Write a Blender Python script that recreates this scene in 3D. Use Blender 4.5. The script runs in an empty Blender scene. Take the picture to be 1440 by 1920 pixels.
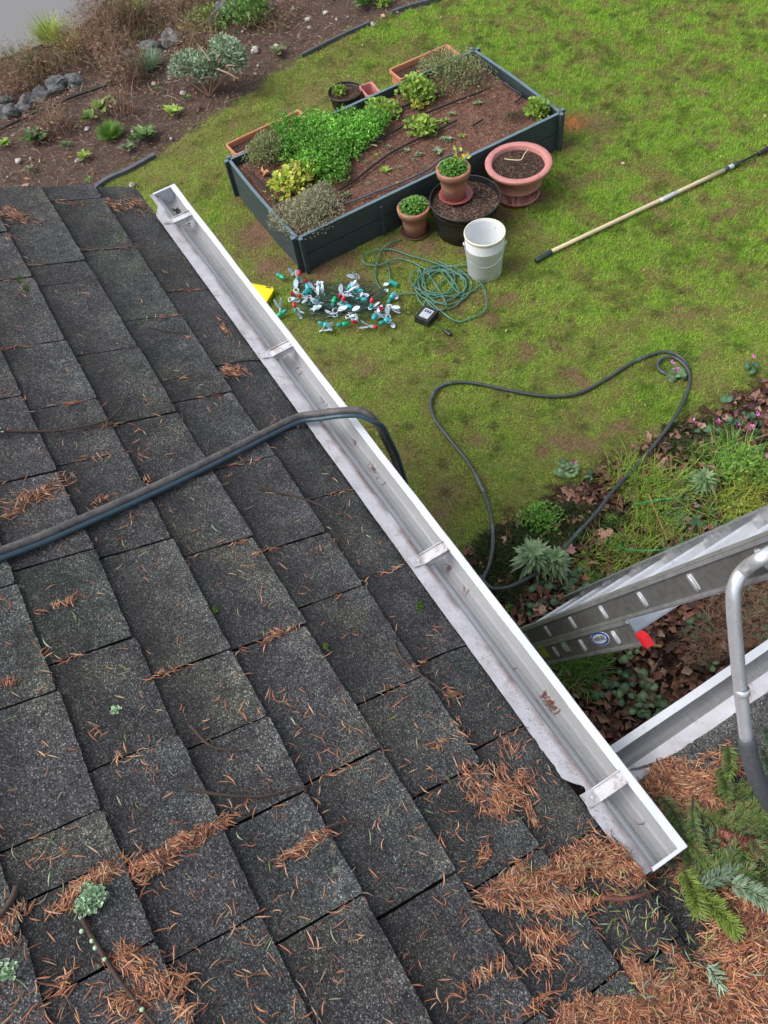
import bpy, math, random
import numpy as np
from mathutils import Vector, Matrix

random.seed(7)
RNG = np.random.RandomState(7)
S = bpy.context.scene
COL = S.collection

# ------------------------------------------------------------------ camera
# world: X runs along the near eave, Y points away from the roof, Z is up (metres)
CAMZ = 4.4
F = 1520.0                       # focal length in photo pixels (1440 x 1920)
R = np.array([[0.5128371134707881, 0.6973993568180263, -0.500631832943884],
              [0.8521403786988728, -0.4843012868247959, 0.19826507148458705],
              [-0.10418670758734822, -0.5282862866757473, -0.84264982600868]])
cd = bpy.data.cameras.new('camera')
cam = bpy.data.objects.new('camera', cd)
COL.objects.link(cam)
cd.sensor_fit = 'HORIZONTAL'
cd.sensor_width = 36
cd.lens = 36 * F / 1440
cd.clip_start = 0.05
cd.clip_end = 300
M4 = Matrix([[R[0, 0], -R[0, 1], -R[0, 2], 0], [R[1, 0], -R[1, 1], -R[1, 2], 0], [R[2, 0], -R[2, 1], -R[2, 2], CAMZ], [0, 0, 0, 1]])
cam.matrix_world = M4
S.camera = cam
S.render.resolution_x = 768
S.render.resolution_y = 1024

# ------------------------------------------------------------------ light
w = bpy.data.worlds.new('World')
S.world = w
w.use_nodes = True
nt = w.node_tree
bg = nt.nodes['Background']
sky = nt.nodes.new('ShaderNodeTexSky')
sky.sky_type = 'NISHITA'
sky.sun_disc = False
sky.sun_elevation = math.radians(52)
sky.sun_rotation = math.radians(200)
sky.air_density = 1.0
sky.dust_density = 4.0
sky.ozone_density = 1.0
hs = nt.nodes.new('ShaderNodeHueSaturation'); hs.inputs['Saturation'].default_value = 0.45   # overcast: a greyer sky
nt.links.new(sky.outputs[0], hs.inputs['Color']); nt.links.new(hs.outputs[0], bg.inputs[0])
bg.inputs[1].default_value = 0.15
sl = bpy.data.lights.new('sun', 'SUN')
sl.energy = 0.9
sl.angle = math.radians(45)
sl.color = (1.0, 0.96, 0.91)
so = bpy.data.objects.new('sun', sl)
COL.objects.link(so)
az, el = math.radians(200), math.radians(52)
sd = Vector((math.sin(az) * math.cos(el), math.cos(az) * math.cos(el), math.sin(el)))
so.rotation_euler = sd.to_track_quat('Z', 'Y').to_euler()
S.view_settings.view_transform = 'Standard'
S.view_settings.look = 'None'
S.view_settings.exposure = 0.7
S.view_settings.gamma = 1.0
S.render.engine = 'CYCLES'

# ------------------------------------------------------------------ pixel -> world
CAMP = np.array([0, 0, CAMZ])
def ray(px, py):
    return R @ np.array([(px - 720) / F, (py - 960) / F, 1.0])
def onz(px, py, z=0.0):
    r = ray(px, py)
    return CAMP + r * (z - CAMZ) / r[2]
def ony(px, py, y):
    r = ray(px, py)
    return CAMP + r * y / r[1]
RP = 0.424                        # roof pitch
TP = math.tan(RP)
Y0, Z0 = 0.51, 2.112              # eave of the main roof
X2, Z2 = -0.25, 1.905             # eave of the wing roof
def hit(px, py):
    """point on whichever roof plane the ray meets first"""
    r = ray(px, py)
    k1 = (Z0 + Y0 * TP - CAMZ) / (r[2] + TP * r[1]); p1 = CAMP + r * k1
    k2 = (Z2 - X2 * TP - CAMZ) / (r[2] - TP * r[0]); p2 = CAMP + r * k2
    if p1[1] > Y0: return p2
    if p2[0] < X2: return p1
    return p1 if k1 < k2 else p2
def rooftop(x, y):
    a = Z0 + (Y0 - y) * TP if y <= Y0 else -9
    b = Z2 + (x - X2) * TP if x >= X2 else -9
    return max(a, b)

# ------------------------------------------------------------------ noise (for scattering)
_T = np.random.RandomState(3).rand(8, 256, 256)
def vnoise(x, y, s=0):
    x = np.asarray(x, float); y = np.asarray(y, float)
    xi = np.floor(x).astype(int); yi = np.floor(y).astype(int)
    fx = x - xi; fy = y - yi
    fx = fx * fx * (3 - 2 * fx); fy = fy * fy * (3 - 2 * fy)
    t = _T[s % 8]
    g = lambda a, b: t[a % 256, b % 256]
    return (g(xi, yi) * (1 - fx) + g(xi + 1, yi) * fx) * (1 - fy) + (g(xi, yi + 1) * (1 - fx) + g(xi + 1, yi + 1) * fx) * fy
def fbm(x, y, s=0, o=4):
    v = 0; a = 0.5; n = 0
    for i in range(o):
        v = v + a * vnoise(x * 2 ** i + 13.7 * i, y * 2 ** i + 7.1 * i, s + i); n += a; a *= 0.5
    return v / n
def inpoly(x, y, poly):
    x = np.asarray(x); y = np.asarray(y)
    c = np.zeros(x.shape, bool); n = len(poly)
    for i in range(n):
        x1, y1 = poly[i][:2]; x2, y2 = poly[(i + 1) % n][:2]
        if y1 == y2: continue
        m = ((y1 > y) != (y2 > y)) & (x < (x2 - x1) * (y - y1) / (y2 - y1) + x1)
        c ^= m
    return c
def wpoly(pts, z=0.0):
    return [onz(a, b, z)[:2] for a, b in pts]
def scatter(poly, n, dens=None, rng=RNG):
    P = np.array(poly); lo = P.min(0); hi = P.max(0)
    out = np.zeros((0, 2))
    for _ in range(60):
        q = lo + rng.rand(n * 2 + 50, 2) * (hi - lo)
        q = q[inpoly(q[:, 0], q[:, 1], poly)]
        if dens is not None: q = q[rng.rand(len(q)) < dens(q[:, 0], q[:, 1])]
        out = np.vstack([out, q])
        if len(out) >= n: break
    return out[:n]
def polydist(x, y, poly):
    d = np.full(np.shape(x), 1e9)
    n = len(poly)
    for i in range(n):
        ax, ay = poly[i][:2]; bx, by = poly[(i + 1) % n][:2]
        vx, vy = bx - ax, by - ay
        t = np.clip(((x - ax) * vx + (y - ay) * vy) / (vx * vx + vy * vy + 1e-9), 0, 1)
        d = np.minimum(d, np.hypot(x - ax - t * vx, y - ay - t * vy))
    return d

# ------------------------------------------------------------------ materials
def _mat(name):
    m = bpy.data.materials.new(name); m.use_nodes = True
    return m, m.node_tree.nodes, m.node_tree.links, m.node_tree.nodes['Principled BSDF']
def texco(N, L, scale=None):
    t = N.new('ShaderNodeTexCoord')
    return t.outputs['Object']
def noise(N, L, co, sc, det=6, rough=0.6):
    n = N.new('ShaderNodeTexNoise'); n.inputs['Scale'].default_value = sc; n.inputs['Detail'].default_value = det
    n.inputs['Roughness'].default_value = rough
    L.new(co, n.inputs['Vector']); return n.outputs['Fac']
def ramp(N, L, fac, stops):
    r = N.new('ShaderNodeValToRGB'); e = r.color_ramp.elements
    while len(e) < len(stops): e.new(0.5)
    for i, (p, c) in enumerate(stops):
        e[i].position = p; e[i].color = (c[0], c[1], c[2], 1) if len(c) == 3 else c
    L.new(fac, r.inputs[0]); return r.outputs[0]
def mix(N, L, fac, a, b, mode='MIX'):
    m = N.new('ShaderNodeMix'); m.data_type = 'RGBA'; m.blend_type = mode
    for inp, v in ((m.inputs[0], fac), (m.inputs[6], a), (m.inputs[7], b)):
        if hasattr(v, 'is_linked') or isinstance(v, bpy.types.NodeSocket): L.new(v, inp)
        elif isinstance(v, (int, float)): inp.default_value = v
        else: inp.default_value = (v[0], v[1], v[2], 1)
    return m.outputs[2]
def g3(v): return (v, v, v)
def bump(N, L, P, h, st, dist=0.002):
    b = N.new('ShaderNodeBump'); b.inputs['Strength'].default_value = st; b.inputs['Distance'].default_value = dist
    L.new(h, b.inputs['Height']); L.new(b.outputs[0], P.inputs['Normal'])
def surf(name, col, rough=0.6, metal=0.0, nsc=30, namt=0.25, dirt=None, dsc=8, dthr=0.62, bst=0.2, bd=0.001, spec=0.5, bsc=None, stretch=None):
    m, N, L, P = _mat(name)
    co = texco(N, L)
    if stretch:
        mp = N.new('ShaderNodeMapping'); mp.inputs['Scale'].default_value = stretch; L.new(co, mp.inputs[0]); co = mp.outputs[0]
    n = noise(N, L, co, nsc)
    v = ramp(N, L, n, [(0.25, g3(1 - namt)), (0.75, g3(1 + namt * 0.6))])
    c = mix(N, L, 1.0, col, v, 'MULTIPLY')
    if dirt is not None:
        d = noise(N, L, co, dsc, 8, 0.75)
        f = ramp(N, L, d, [(dthr - 0.06, g3(0)), (dthr + 0.08, g3(1))])
        c = mix(N, L, f, c, dirt)
    L.new(c, P.inputs['Base Color'])
    rr = ramp(N, L, noise(N, L, co, nsc * 1.7), [(0.3, g3(max(0.05, rough - 0.1))), (0.7, g3(min(1, rough + 0.12)))])
    L.new(rr, P.inputs['Roughness'])
    P.inputs['Metallic'].default_value = metal
    P.inputs['Specular IOR Level'].default_value = spec
    if bst: bump(N, L, P, noise(N, L, co, bsc or nsc * 3), bst, bd)
    return m
def attr_mat(name, rough=0.6, spec=0.4, trans=0.0, nsc=60, namt=0.2):
    m, N, L, P = _mat(name)
    a = N.new('ShaderNodeAttribute'); a.attribute_name = 'col'
    v = ramp(N, L, noise(N, L, texco(N, L), nsc, 3), [(0.3, g3(1 - namt)), (0.7, g3(1 + namt))])
    c = mix(N, L, 1.0, a.outputs['Color'], v, 'MULTIPLY')
    L.new(c, P.inputs['Base Color'])
    P.inputs['Roughness'].default_value = rough
    P.inputs['Specular IOR Level'].default_value = spec
    if trans:
        out = N['Material Output']
        t = N.new('ShaderNodeBsdfTranslucent'); L.new(c, t.inputs['Color'])
        ms = N.new('ShaderNodeMixShader'); ms.inputs[0].default_value = trans
        L.new(P.outputs[0], ms.inputs[1]); L.new(t.outputs[0], ms.inputs[2]); L.new(ms.outputs[0], out.inputs[0])
    return m
MAT = {}
MAT['leaf'] = attr_mat('leaf_green', 0.5, 0.4, 0.25)
MAT['grass'] = attr_mat('grass_blades', 0.6, 0.25, 0.3)
MAT['needle'] = attr_mat('fallen_needle', 0.6, 0.35, 0.0, 200, 0.25)
MAT['litter'] = attr_mat('litter', 0.75, 0.3, 0.0, 90, 0.3)
MAT['stone'] = surf('stone', (0.13, 0.135, 0.14), 0.8, nsc=25, namt=0.6, bst=0.6, bd=0.006, dirt=(0.07, 0.08, 0.05), dsc=14)
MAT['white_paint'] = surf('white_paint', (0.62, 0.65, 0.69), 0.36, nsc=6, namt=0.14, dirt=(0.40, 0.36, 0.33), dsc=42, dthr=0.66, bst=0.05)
MAT['gutter_inside'] = surf('gutter_paint_shaded', (0.42, 0.43, 0.445), 0.30, metal=0.2, nsc=5, namt=0.22, dirt=(0.15, 0.14, 0.125), dsc=34, dthr=0.66, bst=0.05, stretch=(.35, 1, 1))  # greyer than the lip: grime, plus shade inside the trough painted in
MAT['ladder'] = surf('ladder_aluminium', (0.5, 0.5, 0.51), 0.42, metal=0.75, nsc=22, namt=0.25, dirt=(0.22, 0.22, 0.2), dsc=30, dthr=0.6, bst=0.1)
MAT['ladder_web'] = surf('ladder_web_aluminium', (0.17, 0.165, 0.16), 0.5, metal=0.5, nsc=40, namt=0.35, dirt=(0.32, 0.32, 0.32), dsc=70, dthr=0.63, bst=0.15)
MAT['rung'] = surf('rung_aluminium', (0.60, 0.63, 0.68), 0.35, metal=0.4, nsc=12, namt=0.12, dirt=(0.3, 0.3, 0.29), dsc=45, dthr=0.66, bst=0.05)
MAT['rung_end'] = surf('rung_end_aluminium', (0.42, 0.43, 0.44), 0.4, metal=0.6, nsc=40, namt=0.2, bst=0.05)
MAT['tube'] = surf('tube_aluminium', (0.74, 0.76, 0.80), 0.30, metal=0.7, nsc=18, namt=0.06, dirt=(0.5, 0.5, 0.5), dsc=90, dthr=0.72, bst=0.02)
MAT['rubber'] = surf('grey_rubber', (0.07, 0.075, 0.085), 0.75, nsc=90, namt=0.3, bst=0.5)
MAT['hose_grey'] = surf('dusty_hose', (0.08, 0.077, 0.08), 0.6, nsc=60, namt=0.35, dirt=(0.14, 0.125, 0.12), dsc=25, dthr=0.5, bst=0.6, bsc=260)
MAT['hose_blue'] = surf('blue_hose', (0.04, 0.075, 0.10), 0.4, nsc=40, namt=0.3, bst=0.3, bsc=200)
MAT['hose_lawn'] = surf('lawn_hose', (0.05, 0.06, 0.062), 0.42, nsc=30, namt=0.3, bst=0.3, bsc=200, dirt=(0.13, 0.19, 0.2), dsc=3, dthr=0.6)
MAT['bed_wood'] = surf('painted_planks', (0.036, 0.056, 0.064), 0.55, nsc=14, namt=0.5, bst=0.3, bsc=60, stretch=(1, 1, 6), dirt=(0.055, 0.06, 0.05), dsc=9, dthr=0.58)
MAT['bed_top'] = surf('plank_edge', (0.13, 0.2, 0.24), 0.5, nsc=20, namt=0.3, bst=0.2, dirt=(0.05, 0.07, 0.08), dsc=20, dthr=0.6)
MAT['terra'] = surf('terracotta', (0.42, 0.17, 0.095), 0.75, nsc=25, namt=0.3, dirt=(0.26, 0.17, 0.14), dsc=14, dthr=0.50, bst=0.2)
MAT['terra_trough'] = surf('terracotta_plastic', (0.55, 0.23, 0.13), 0.6, nsc=15, namt=0.12, dirt=(0.34, 0.2, 0.14), dsc=9, dthr=0.62, bst=0.1)
MAT['pink'] = surf('pink_plastic', (0.52, 0.22, 0.20), 0.5, nsc=12, namt=0.15, dirt=(0.22, 0.12, 0.1), dsc=8, dthr=0.62, bst=0.1)
MAT['red_saucer'] = surf('red_saucer', (0.33, 0.08, 0.08), 0.4, nsc=14, namt=0.2, dirt=(0.12, 0.07, 0.05), dsc=20, dthr=0.58, bst=0.1)
MAT['dark_saucer'] = surf('dark_saucer', (0.11, 0.05, 0.04), 0.4, nsc=14, namt=0.2, bst=0.1)
MAT['black'] = surf('black_plastic', (0.018, 0.018, 0.02), 0.45, nsc=20, namt=0.3, dirt=(0.06, 0.055, 0.05), dsc=16, dthr=0.6, bst=0.15)
MAT['drip'] = surf('drip_line', (0.012, 0.012, 0.014), 0.5, nsc=40, namt=0.3, bst=0.1)
MAT['bucket'] = surf('white_bucket', (0.74, 0.77, 0.79), 0.4, nsc=10, namt=0.08, dirt=(0.4, 0.38, 0.34), dsc=13, dthr=0.63, bst=0.05)
MAT['cream'] = surf('bucket_rim', (0.72, 0.70, 0.55), 0.45, nsc=10, namt=0.08, bst=0.05)
MAT['pole'] = surf('pale_wood', (0.62, 0.52, 0.33), 0.5, nsc=30, namt=0.15, bst=0.1)
MAT['dkgreen'] = surf('green_grip', (0.03, 0.06, 0.045), 0.5, nsc=30, namt=0.2, bst=0.1)
MAT['silver'] = surf('silver_label', (0.6, 0.64, 0.7), 0.3, metal=0.4, nsc=30, namt=0.1, bst=0.0)
MAT['cord'] = surf('green_cord', (0.05, 0.16, 0.11), 0.45, nsc=30, namt=0.25, bst=0.0, dirt=(0.14, 0.24, 0.2), dsc=8, dthr=0.55)
MAT['wire'] = surf('green_wire', (0.03, 0.075, 0.055), 0.5, nsc=30, namt=0.25, bst=0.0)
MAT['clip'] = surf('white_clip', (0.56, 0.68, 0.78), 0.3, nsc=30, namt=0.15, bst=0.0)
MAT['socket'] = surf('teal_socket', (0.02, 0.28, 0.24), 0.35, nsc=30, namt=0.15, bst=0.0)
MAT['bulb_red'] = surf('red_bulb', (0.55, 0.01, 0.03), 0.18, nsc=30, namt=0.1, bst=0.0)
MAT['bulb_green'] = surf('green_bulb', (0.01, 0.36, 0.16), 0.18, nsc=30, namt=0.1, bst=0.0)
MAT['bulb_teal'] = surf('teal_bulb', (0.03, 0.42, 0.45), 0.18, nsc=30, namt=0.1, bst=0.0)
MAT['yellow'] = surf('yellow_plastic', (0.82, 0.62, 0.0), 0.4, nsc=20, namt=0.06, bst=0.0)
MAT['red'] = surf('red_cap', (0.55, 0.012, 0.02), 0.4, nsc=20, namt=0.1, bst=0.0)
MAT['edging'] = surf('edging', (0.09, 0.10, 0.12), 0.6, nsc=14, namt=0.4, bst=0.3)
MAT['wall'] = surf('wall_paint', (0.45, 0.45, 0.42), 0.8, nsc=8, namt=0.1, bst=0.2)
MAT['trim'] = surf('trim_paint', (0.6, 0.6, 0.6), 0.5, nsc=8, namt=0.1, bst=0.1)
MAT['deck'] = surf('roof_felt', (0.012, 0.012, 0.012), 0.95, nsc=30, namt=0.3, bst=0.2)
MAT['sticker_blue'] = surf('blue_ink', (0.01, 0.05, 0.3), 0.4, nsc=60, namt=0.2, bst=0)
MAT['sticker_white'] = surf('white_sticker', (0.5, 0.53, 0.58), 0.4, nsc=60, namt=0.1, bst=0)
MAT['sticker_yellow'] = surf('yellow_sticker', (0.40, 0.43, 0.02), 0.45, nsc=70, namt=0.3, bst=0, dirt=(0.12, 0.13, 0.05), dsc=50, dthr=0.6)
MAT['sticker_silver'] = surf('worn_label', (0.4, 0.46, 0.47), 0.4, nsc=50, namt=0.3, bst=0, dirt=(0.3, 0.32, 0.12), dsc=40, dthr=0.55)
MAT['ink'] = surf('dark_ink', (0.02, 0.02, 0.03), 0.5, nsc=60, namt=0.1, bst=0)
MAT['lichen'] = surf('lichen', (0.42, 0.58, 0.38), 0.9, nsc=60, namt=0.3, bst=0.5)
MAT['bark'] = surf('bark', (0.07, 0.045, 0.035), 0.9, nsc=60, namt=0.4, bst=0.6)
MAT['pink_petal'] = surf('pink_petal', (0.75, 0.22, 0.6), 0.6, nsc=60, namt=0.2, bst=0)
MAT['cone'] = surf('cone_scale', (0.19, 0.07, 0.05), 0.7, nsc=60, namt=0.3, bst=0.2)
def flashing_mat():
    m, N, L, P = _mat('stained_flashing'); co = texco(N, L)
    c = ramp(N, L, noise(N, L, co, 12, 6, .7), [(.3, (.40, .39, .42)), (.7, (.58, .58, .62))])
    d = ramp(N, L, noise(N, L, co, 110, 6, .8), [(.60, g3(0)), (.70, g3(1))])
    c = mix(N, L, d, c, (.16, .13, .12))
    d2 = ramp(N, L, noise(N, L, co, 16, 7, .75), [(.54, g3(0)), (.66, g3(.8))])
    c = mix(N, L, d2, c, (.30, .24, .21))
    sx = N.new('ShaderNodeSeparateXYZ'); L.new(co, sx.inputs[0])
    mr = N.new('ShaderNodeMapRange'); mr.inputs[1].default_value = -.066; mr.inputs[2].default_value = -.050; L.new(sx.outputs[1], mr.inputs[0])
    e = mix(N, L, 1.0, ramp(N, L, mr.outputs[0], [(0, g3(0)), (1, g3(1))]), ramp(N, L, noise(N, L, co, 5, 4), [(.35, g3(.15)), (.6, g3(1))]), 'MULTIPLY')
    c = mix(N, L, e, c, (.17, .115, .10))
    L.new(c, P.inputs['Base Color']); P.inputs['Roughness'].default_value = .5
    bump(N, L, P, noise(N, L, co, 40), .2, .001); return m
MAT['flashing'] = flashing_mat()
MAT['hanger'] = surf('hanger_paint', (.58, .58, .61), .42, nsc=20, namt=.2, dirt=(.30, .24, .21), dsc=26, dthr=.56, bst=.1)
def soil_mat(name, a, b, c, sc=1.0):
    m, N, L, P = _mat(name); co = texco(N, L)
    n1 = noise(N, L, co, 55 * sc, 8, 0.7); n2 = noise(N, L, co, 6, 5)
    c1 = ramp(N, L, n1, [(0.35, a), (0.52, b), (0.7, c)])
    c2 = mix(N, L, 1.0, c1, ramp(N, L, n2, [(0.3, g3(0.7)), (0.7, g3(1.25))]), 'MULTIPLY')
    L.new(c2, P.inputs['Base Color']); P.inputs['Roughness'].default_value = 0.95; P.inputs['Specular IOR Level'].default_value = 0.25
    bump(N, L, P, noise(N, L, co, 45 * sc, 8, 0.7), 0.9, 0.01)
    return m
MAT['soil'] = soil_mat('soil', (0.018, 0.011, 0.008), (0.06, 0.035, 0.026), (0.17, 0.10, 0.075))
MAT['mulch'] = soil_mat('mulch', (0.035, 0.018, 0.013), (0.15, 0.075, 0.052), (0.33, 0.19, 0.14), 1.3)
def ground_mat():
    m, N, L, P = _mat('ground'); co = texco(N, L)
    a = N.new('ShaderNodeAttribute'); a.attribute_name = 'col'
    n1 = noise(N, L, co, 70, 8, 0.7)
    c = mix(N, L, 1.0, a.outputs['Color'], ramp(N, L, n1, [(0.3, g3(0.45)), (0.5, g3(1.0)), (0.72, g3(1.9))]), 'MULTIPLY')
    L.new(c, P.inputs['Base Color']); P.inputs['Roughness'].default_value = 0.95; P.inputs['Specular IOR Level'].default_value = 0.2
    bump(N, L, P, noise(N, L, co, 50, 8, 0.7), 0.8, 0.012)
    return m
MAT['ground'] = ground_mat()
def asphalt_mat():
    m, N, L, P = _mat('asphalt'); co = texco(N, L)
    c = ramp(N, L, noise(N, L, co, 90, 6, 0.8), [(0.3, g3(0.09)), (0.5, g3(0.17)), (0.7, g3(0.30))])
    L.new(c, P.inputs['Base Color']); P.inputs['Roughness'].default_value = 0.75
    bump(N, L, P, noise(N, L, co, 90, 6), 0.6, 0.004)
    return m
MAT['asphalt'] = asphalt_mat()
def shingle_mat():
    m, N, L, P = _mat('asphalt_shingle'); co = texco(N, L)
    v = N.new('ShaderNodeTexVoronoi'); v.inputs['Scale'].default_value = 400; L.new(co, v.inputs['Vector'])
    sx = N.new('ShaderNodeSeparateColor'); L.new(v.outputs['Color'], sx.inputs[0])
    gr = ramp(N, L, sx.outputs[0], [(0.0, (0.008, 0.008, 0.009)), (0.35, (0.023, 0.023, 0.0235)), (0.75, (0.052, 0.052, 0.053)), (0.93, (0.090, 0.090, 0.091)), (1.0, (0.19, 0.19, 0.19))])
    a = N.new('ShaderNodeAttribute'); a.attribute_name = 'col'      # tone of each tab
    e = N.new('ShaderNodeAttribute'); e.attribute_name = 'edge'     # height up the tab: worn paler low down, painted shade near the top
    c = mix(N, L, 1.0, gr, a.outputs['Color'], 'MULTIPLY')
    mid = noise(N, L, co, 9, 8, 0.72)
    c = mix(N, L, 1.0, c, ramp(N, L, mid, [(0.3, g3(0.55)), (0.7, g3(1.5))]), 'MULTIPLY')
    fine = noise(N, L, co, 120, 5, 0.8)
    c = mix(N, L, 1.0, c, ramp(N, L, fine, [(0.3, g3(0.55)), (0.7, g3(1.45))]), 'MULTIPLY')
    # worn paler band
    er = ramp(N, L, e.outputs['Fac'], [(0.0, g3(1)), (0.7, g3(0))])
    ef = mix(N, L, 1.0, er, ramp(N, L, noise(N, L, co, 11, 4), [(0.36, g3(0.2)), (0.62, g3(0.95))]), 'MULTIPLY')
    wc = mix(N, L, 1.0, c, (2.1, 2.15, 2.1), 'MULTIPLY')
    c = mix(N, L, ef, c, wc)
    c = mix(N, L, 1.0, c, ramp(N, L, e.outputs['Fac'], [(0.45, g3(1)), (0.85, g3(0.72))]), 'MULTIPLY')  # darker upper part: weathering, plus shade below the next course painted in
    # olive algae patches
    al = ramp(N, L, noise(N, L, co, 4.5, 5, 0.7), [(0.52, g3(0)), (0.7, g3(0.55))])
    c = mix(N, L, al, c, mix(N, L, 1.0, c, (1.25, 1.25, 0.8), 'MULTIPLY'))
    # pale lichen spots gathered by the edges
    l1 = ramp(N, L, noise(N, L, co, 42, 5, 0.75), [(0.60, g3(0)), (0.67, g3(1))])
    l2 = ramp(N, L, noise(N, L, co, 3.2, 3), [(0.46, g3(0)), (0.6, g3(1))])
    lf = mix(N, L, 1.0, l1, l2, 'MULTIPLY')
    lf = mix(N, L, 1.0, lf, ramp(N, L, e.outputs['Fac'], [(0.0, g3(0.9)), (0.8, g3(0.35))]), 'MULTIPLY')
    c = mix(N, L, lf, c, (0.25, 0.28, 0.20))
    L.new(c, P.inputs['Base Color'])
    P.inputs['Roughness'].default_value = 0.8
    P.inputs['Specular IOR Level'].default_value = 0.35
    bump(N, L, P, sx.outputs[0], 0.9, 0.0026)
    return m
MAT['shingle'] = shingle_mat()
MAT['moss'] = attr_mat('moss', 0.9, 0.1)

# ------------------------------------------------------------------ mesh building
class MB:
    def __init__(s): s.V = []; s.Fc = []; s.C = []; s.E = []; s.n = 0; s.mi = []
    def add(s, V, Fc, col=(1, 1, 1), edge=0.0, mi=0):
        V = np.asarray(V, float).reshape(-1, 3)
        s.V.append(V)
        c = np.asarray(col, float)
        s.C.append(np.tile(c, (len(V), 1)) if c.ndim == 1 else c)
        e = np.asarray(edge, float)
        s.E.append(np.full(len(V), float(e)) if e.ndim == 0 else e)
        if isinstance(Fc, np.ndarray): s.Fc.append(Fc + s.n); k = len(Fc)
        else: s.Fc.extend([[i + s.n for i in f] for f in Fc]); k = len(Fc)
        s.mi += [mi] * k if k < 5000 else []
        s.n += len(V)
    def build(s, name, mat, parent=None, smooth=False, org=None):
        V = np.vstack(s.V)
        if parent is not None:
            p = parent; off = np.zeros(3)
            while p is not None: off += np.array(p.location); p = p.parent
            V = V - off
        elif org is not None: V = V - np.array(org)
        loops = []; starts = []; tot = []
        k = 0
        for f in s.Fc:
            if isinstance(f, np.ndarray):
                m, q = f.shape
                loops.append(f.ravel()); starts.append(k + np.arange(m) * q); tot.append(np.full(m, q)); k += m * q
            else:
                loops.append(np.array(f)); starts.append(np.array([k])); tot.append(np.array([len(f)])); k += len(f)
        loops = np.concatenate(loops).astype(np.int32); starts = np.concatenate(starts).astype(np.int32); tot = np.concatenate(tot).astype(np.int32)
        me = bpy.data.meshes.new(name)
        me.vertices.add(len(V)); me.vertices.foreach_set('co', V.astype(np.float32).ravel())
        me.loops.add(len(loops)); me.loops.foreach_set('vertex_index', loops)
        me.polygons.add(len(starts)); me.polygons.foreach_set('loop_start', starts)
        me.polygons.foreach_set('loop_total', tot)
        me.polygons.foreach_set('use_smooth', np.full(len(starts), bool(smooth)))
        me.update(calc_edges=True)
        C = np.vstack(s.C)
        ca = me.attributes.new('col', 'FLOAT_COLOR', 'POINT')
        ca.data.foreach_set('color', np.hstack([C, np.ones((len(C), 1))]).astype(np.float32).ravel())
        ea = me.attributes.new('edge', 'FLOAT', 'POINT')
        ea.data.foreach_set('value', np.concatenate(s.E).astype(np.float32))
        mats = mat if isinstance(mat, (list, tuple)) else [mat]
        for mm in mats: me.materials.append(MAT[mm] if isinstance(mm, str) else mm)
        if len(mats) > 1: me.polygons.foreach_set('material_index', np.array(s.mi, np.int32))
        me.validate()
        o = bpy.data.objects.new(name, me); COL.objects.link(o)
        if parent is not None: o.parent = parent
        elif org is not None: o.location = org
        return o
def tag(o, label=None, cat=None, group=None, kind=None):
    if label: o['label'] = label
    if cat: o['category'] = cat
    if group: o['group'] = group
    if kind: o['kind'] = kind
    return o
def thing(name, loc, label, cat, group=None):
    o = bpy.data.objects.new(name, None); COL.objects.link(o); o.location = tuple(float(v) for v in loc); o.empty_display_size = 0.1
    return tag(o, label, cat, group)
def dup(root, loc, label=None):
    r = root.copy(); COL.objects.link(r); r.location = tuple(float(v) for v in loc)
    if label: r['label'] = label
    for ch in list(root.children):
        c = ch.copy(); COL.objects.link(c); c.parent = r
        for g in ch.children:
            d = g.copy(); COL.objects.link(d); d.parent = c
    return r
BOXF = [[0, 3, 2, 1], [4, 5, 6, 7], [0, 1, 5, 4], [1, 2, 6, 5], [2, 3, 7, 6], [3, 0, 4, 7]]
def box(mb, c, ax, ay, az, **k):
    """centre and three half-axis vectors"""
    c = np.array(c, float); ax, ay, az = (np.array(a, float) for a in (ax, ay, az))
    V = [c - ax - ay - az, c + ax - ay - az, c + ax + ay - az, c - ax + ay - az, c - ax - ay + az, c + ax - ay + az, c + ax + ay + az, c - ax + ay + az]
    mb.add(V, BOXF, **k)
def abox(mb, x0, x1, y0, y1, z0, z1, **k):
    box(mb, ((x0 + x1) / 2, (y0 + y1) / 2, (z0 + z1) / 2), ((x1 - x0) / 2, 0, 0), (0, (y1 - y0) / 2, 0), (0, 0, (z1 - z0) / 2), **k)
def crom(P, n=8, closed=False):
    P = [np.array(p, float) for p in P]; out = []
    m = len(P)
    for i in range(m - 1):
        p0 = P[max(i - 1, 0)]; p1 = P[i]; p2 = P[i + 1]; p3 = P[min(i + 2, m - 1)]
        for j in range(n):
            t = j / n
            out.append(0.5 * ((2 * p1) + (p2 - p0) * t + (2 * p0 - 5 * p1 + 4 * p2 - p3) * t * t + (3 * p1 - p0 - 3 * p2 + p3) * t ** 3))
    out.append(P[-1]); return np.array(out)
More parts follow.
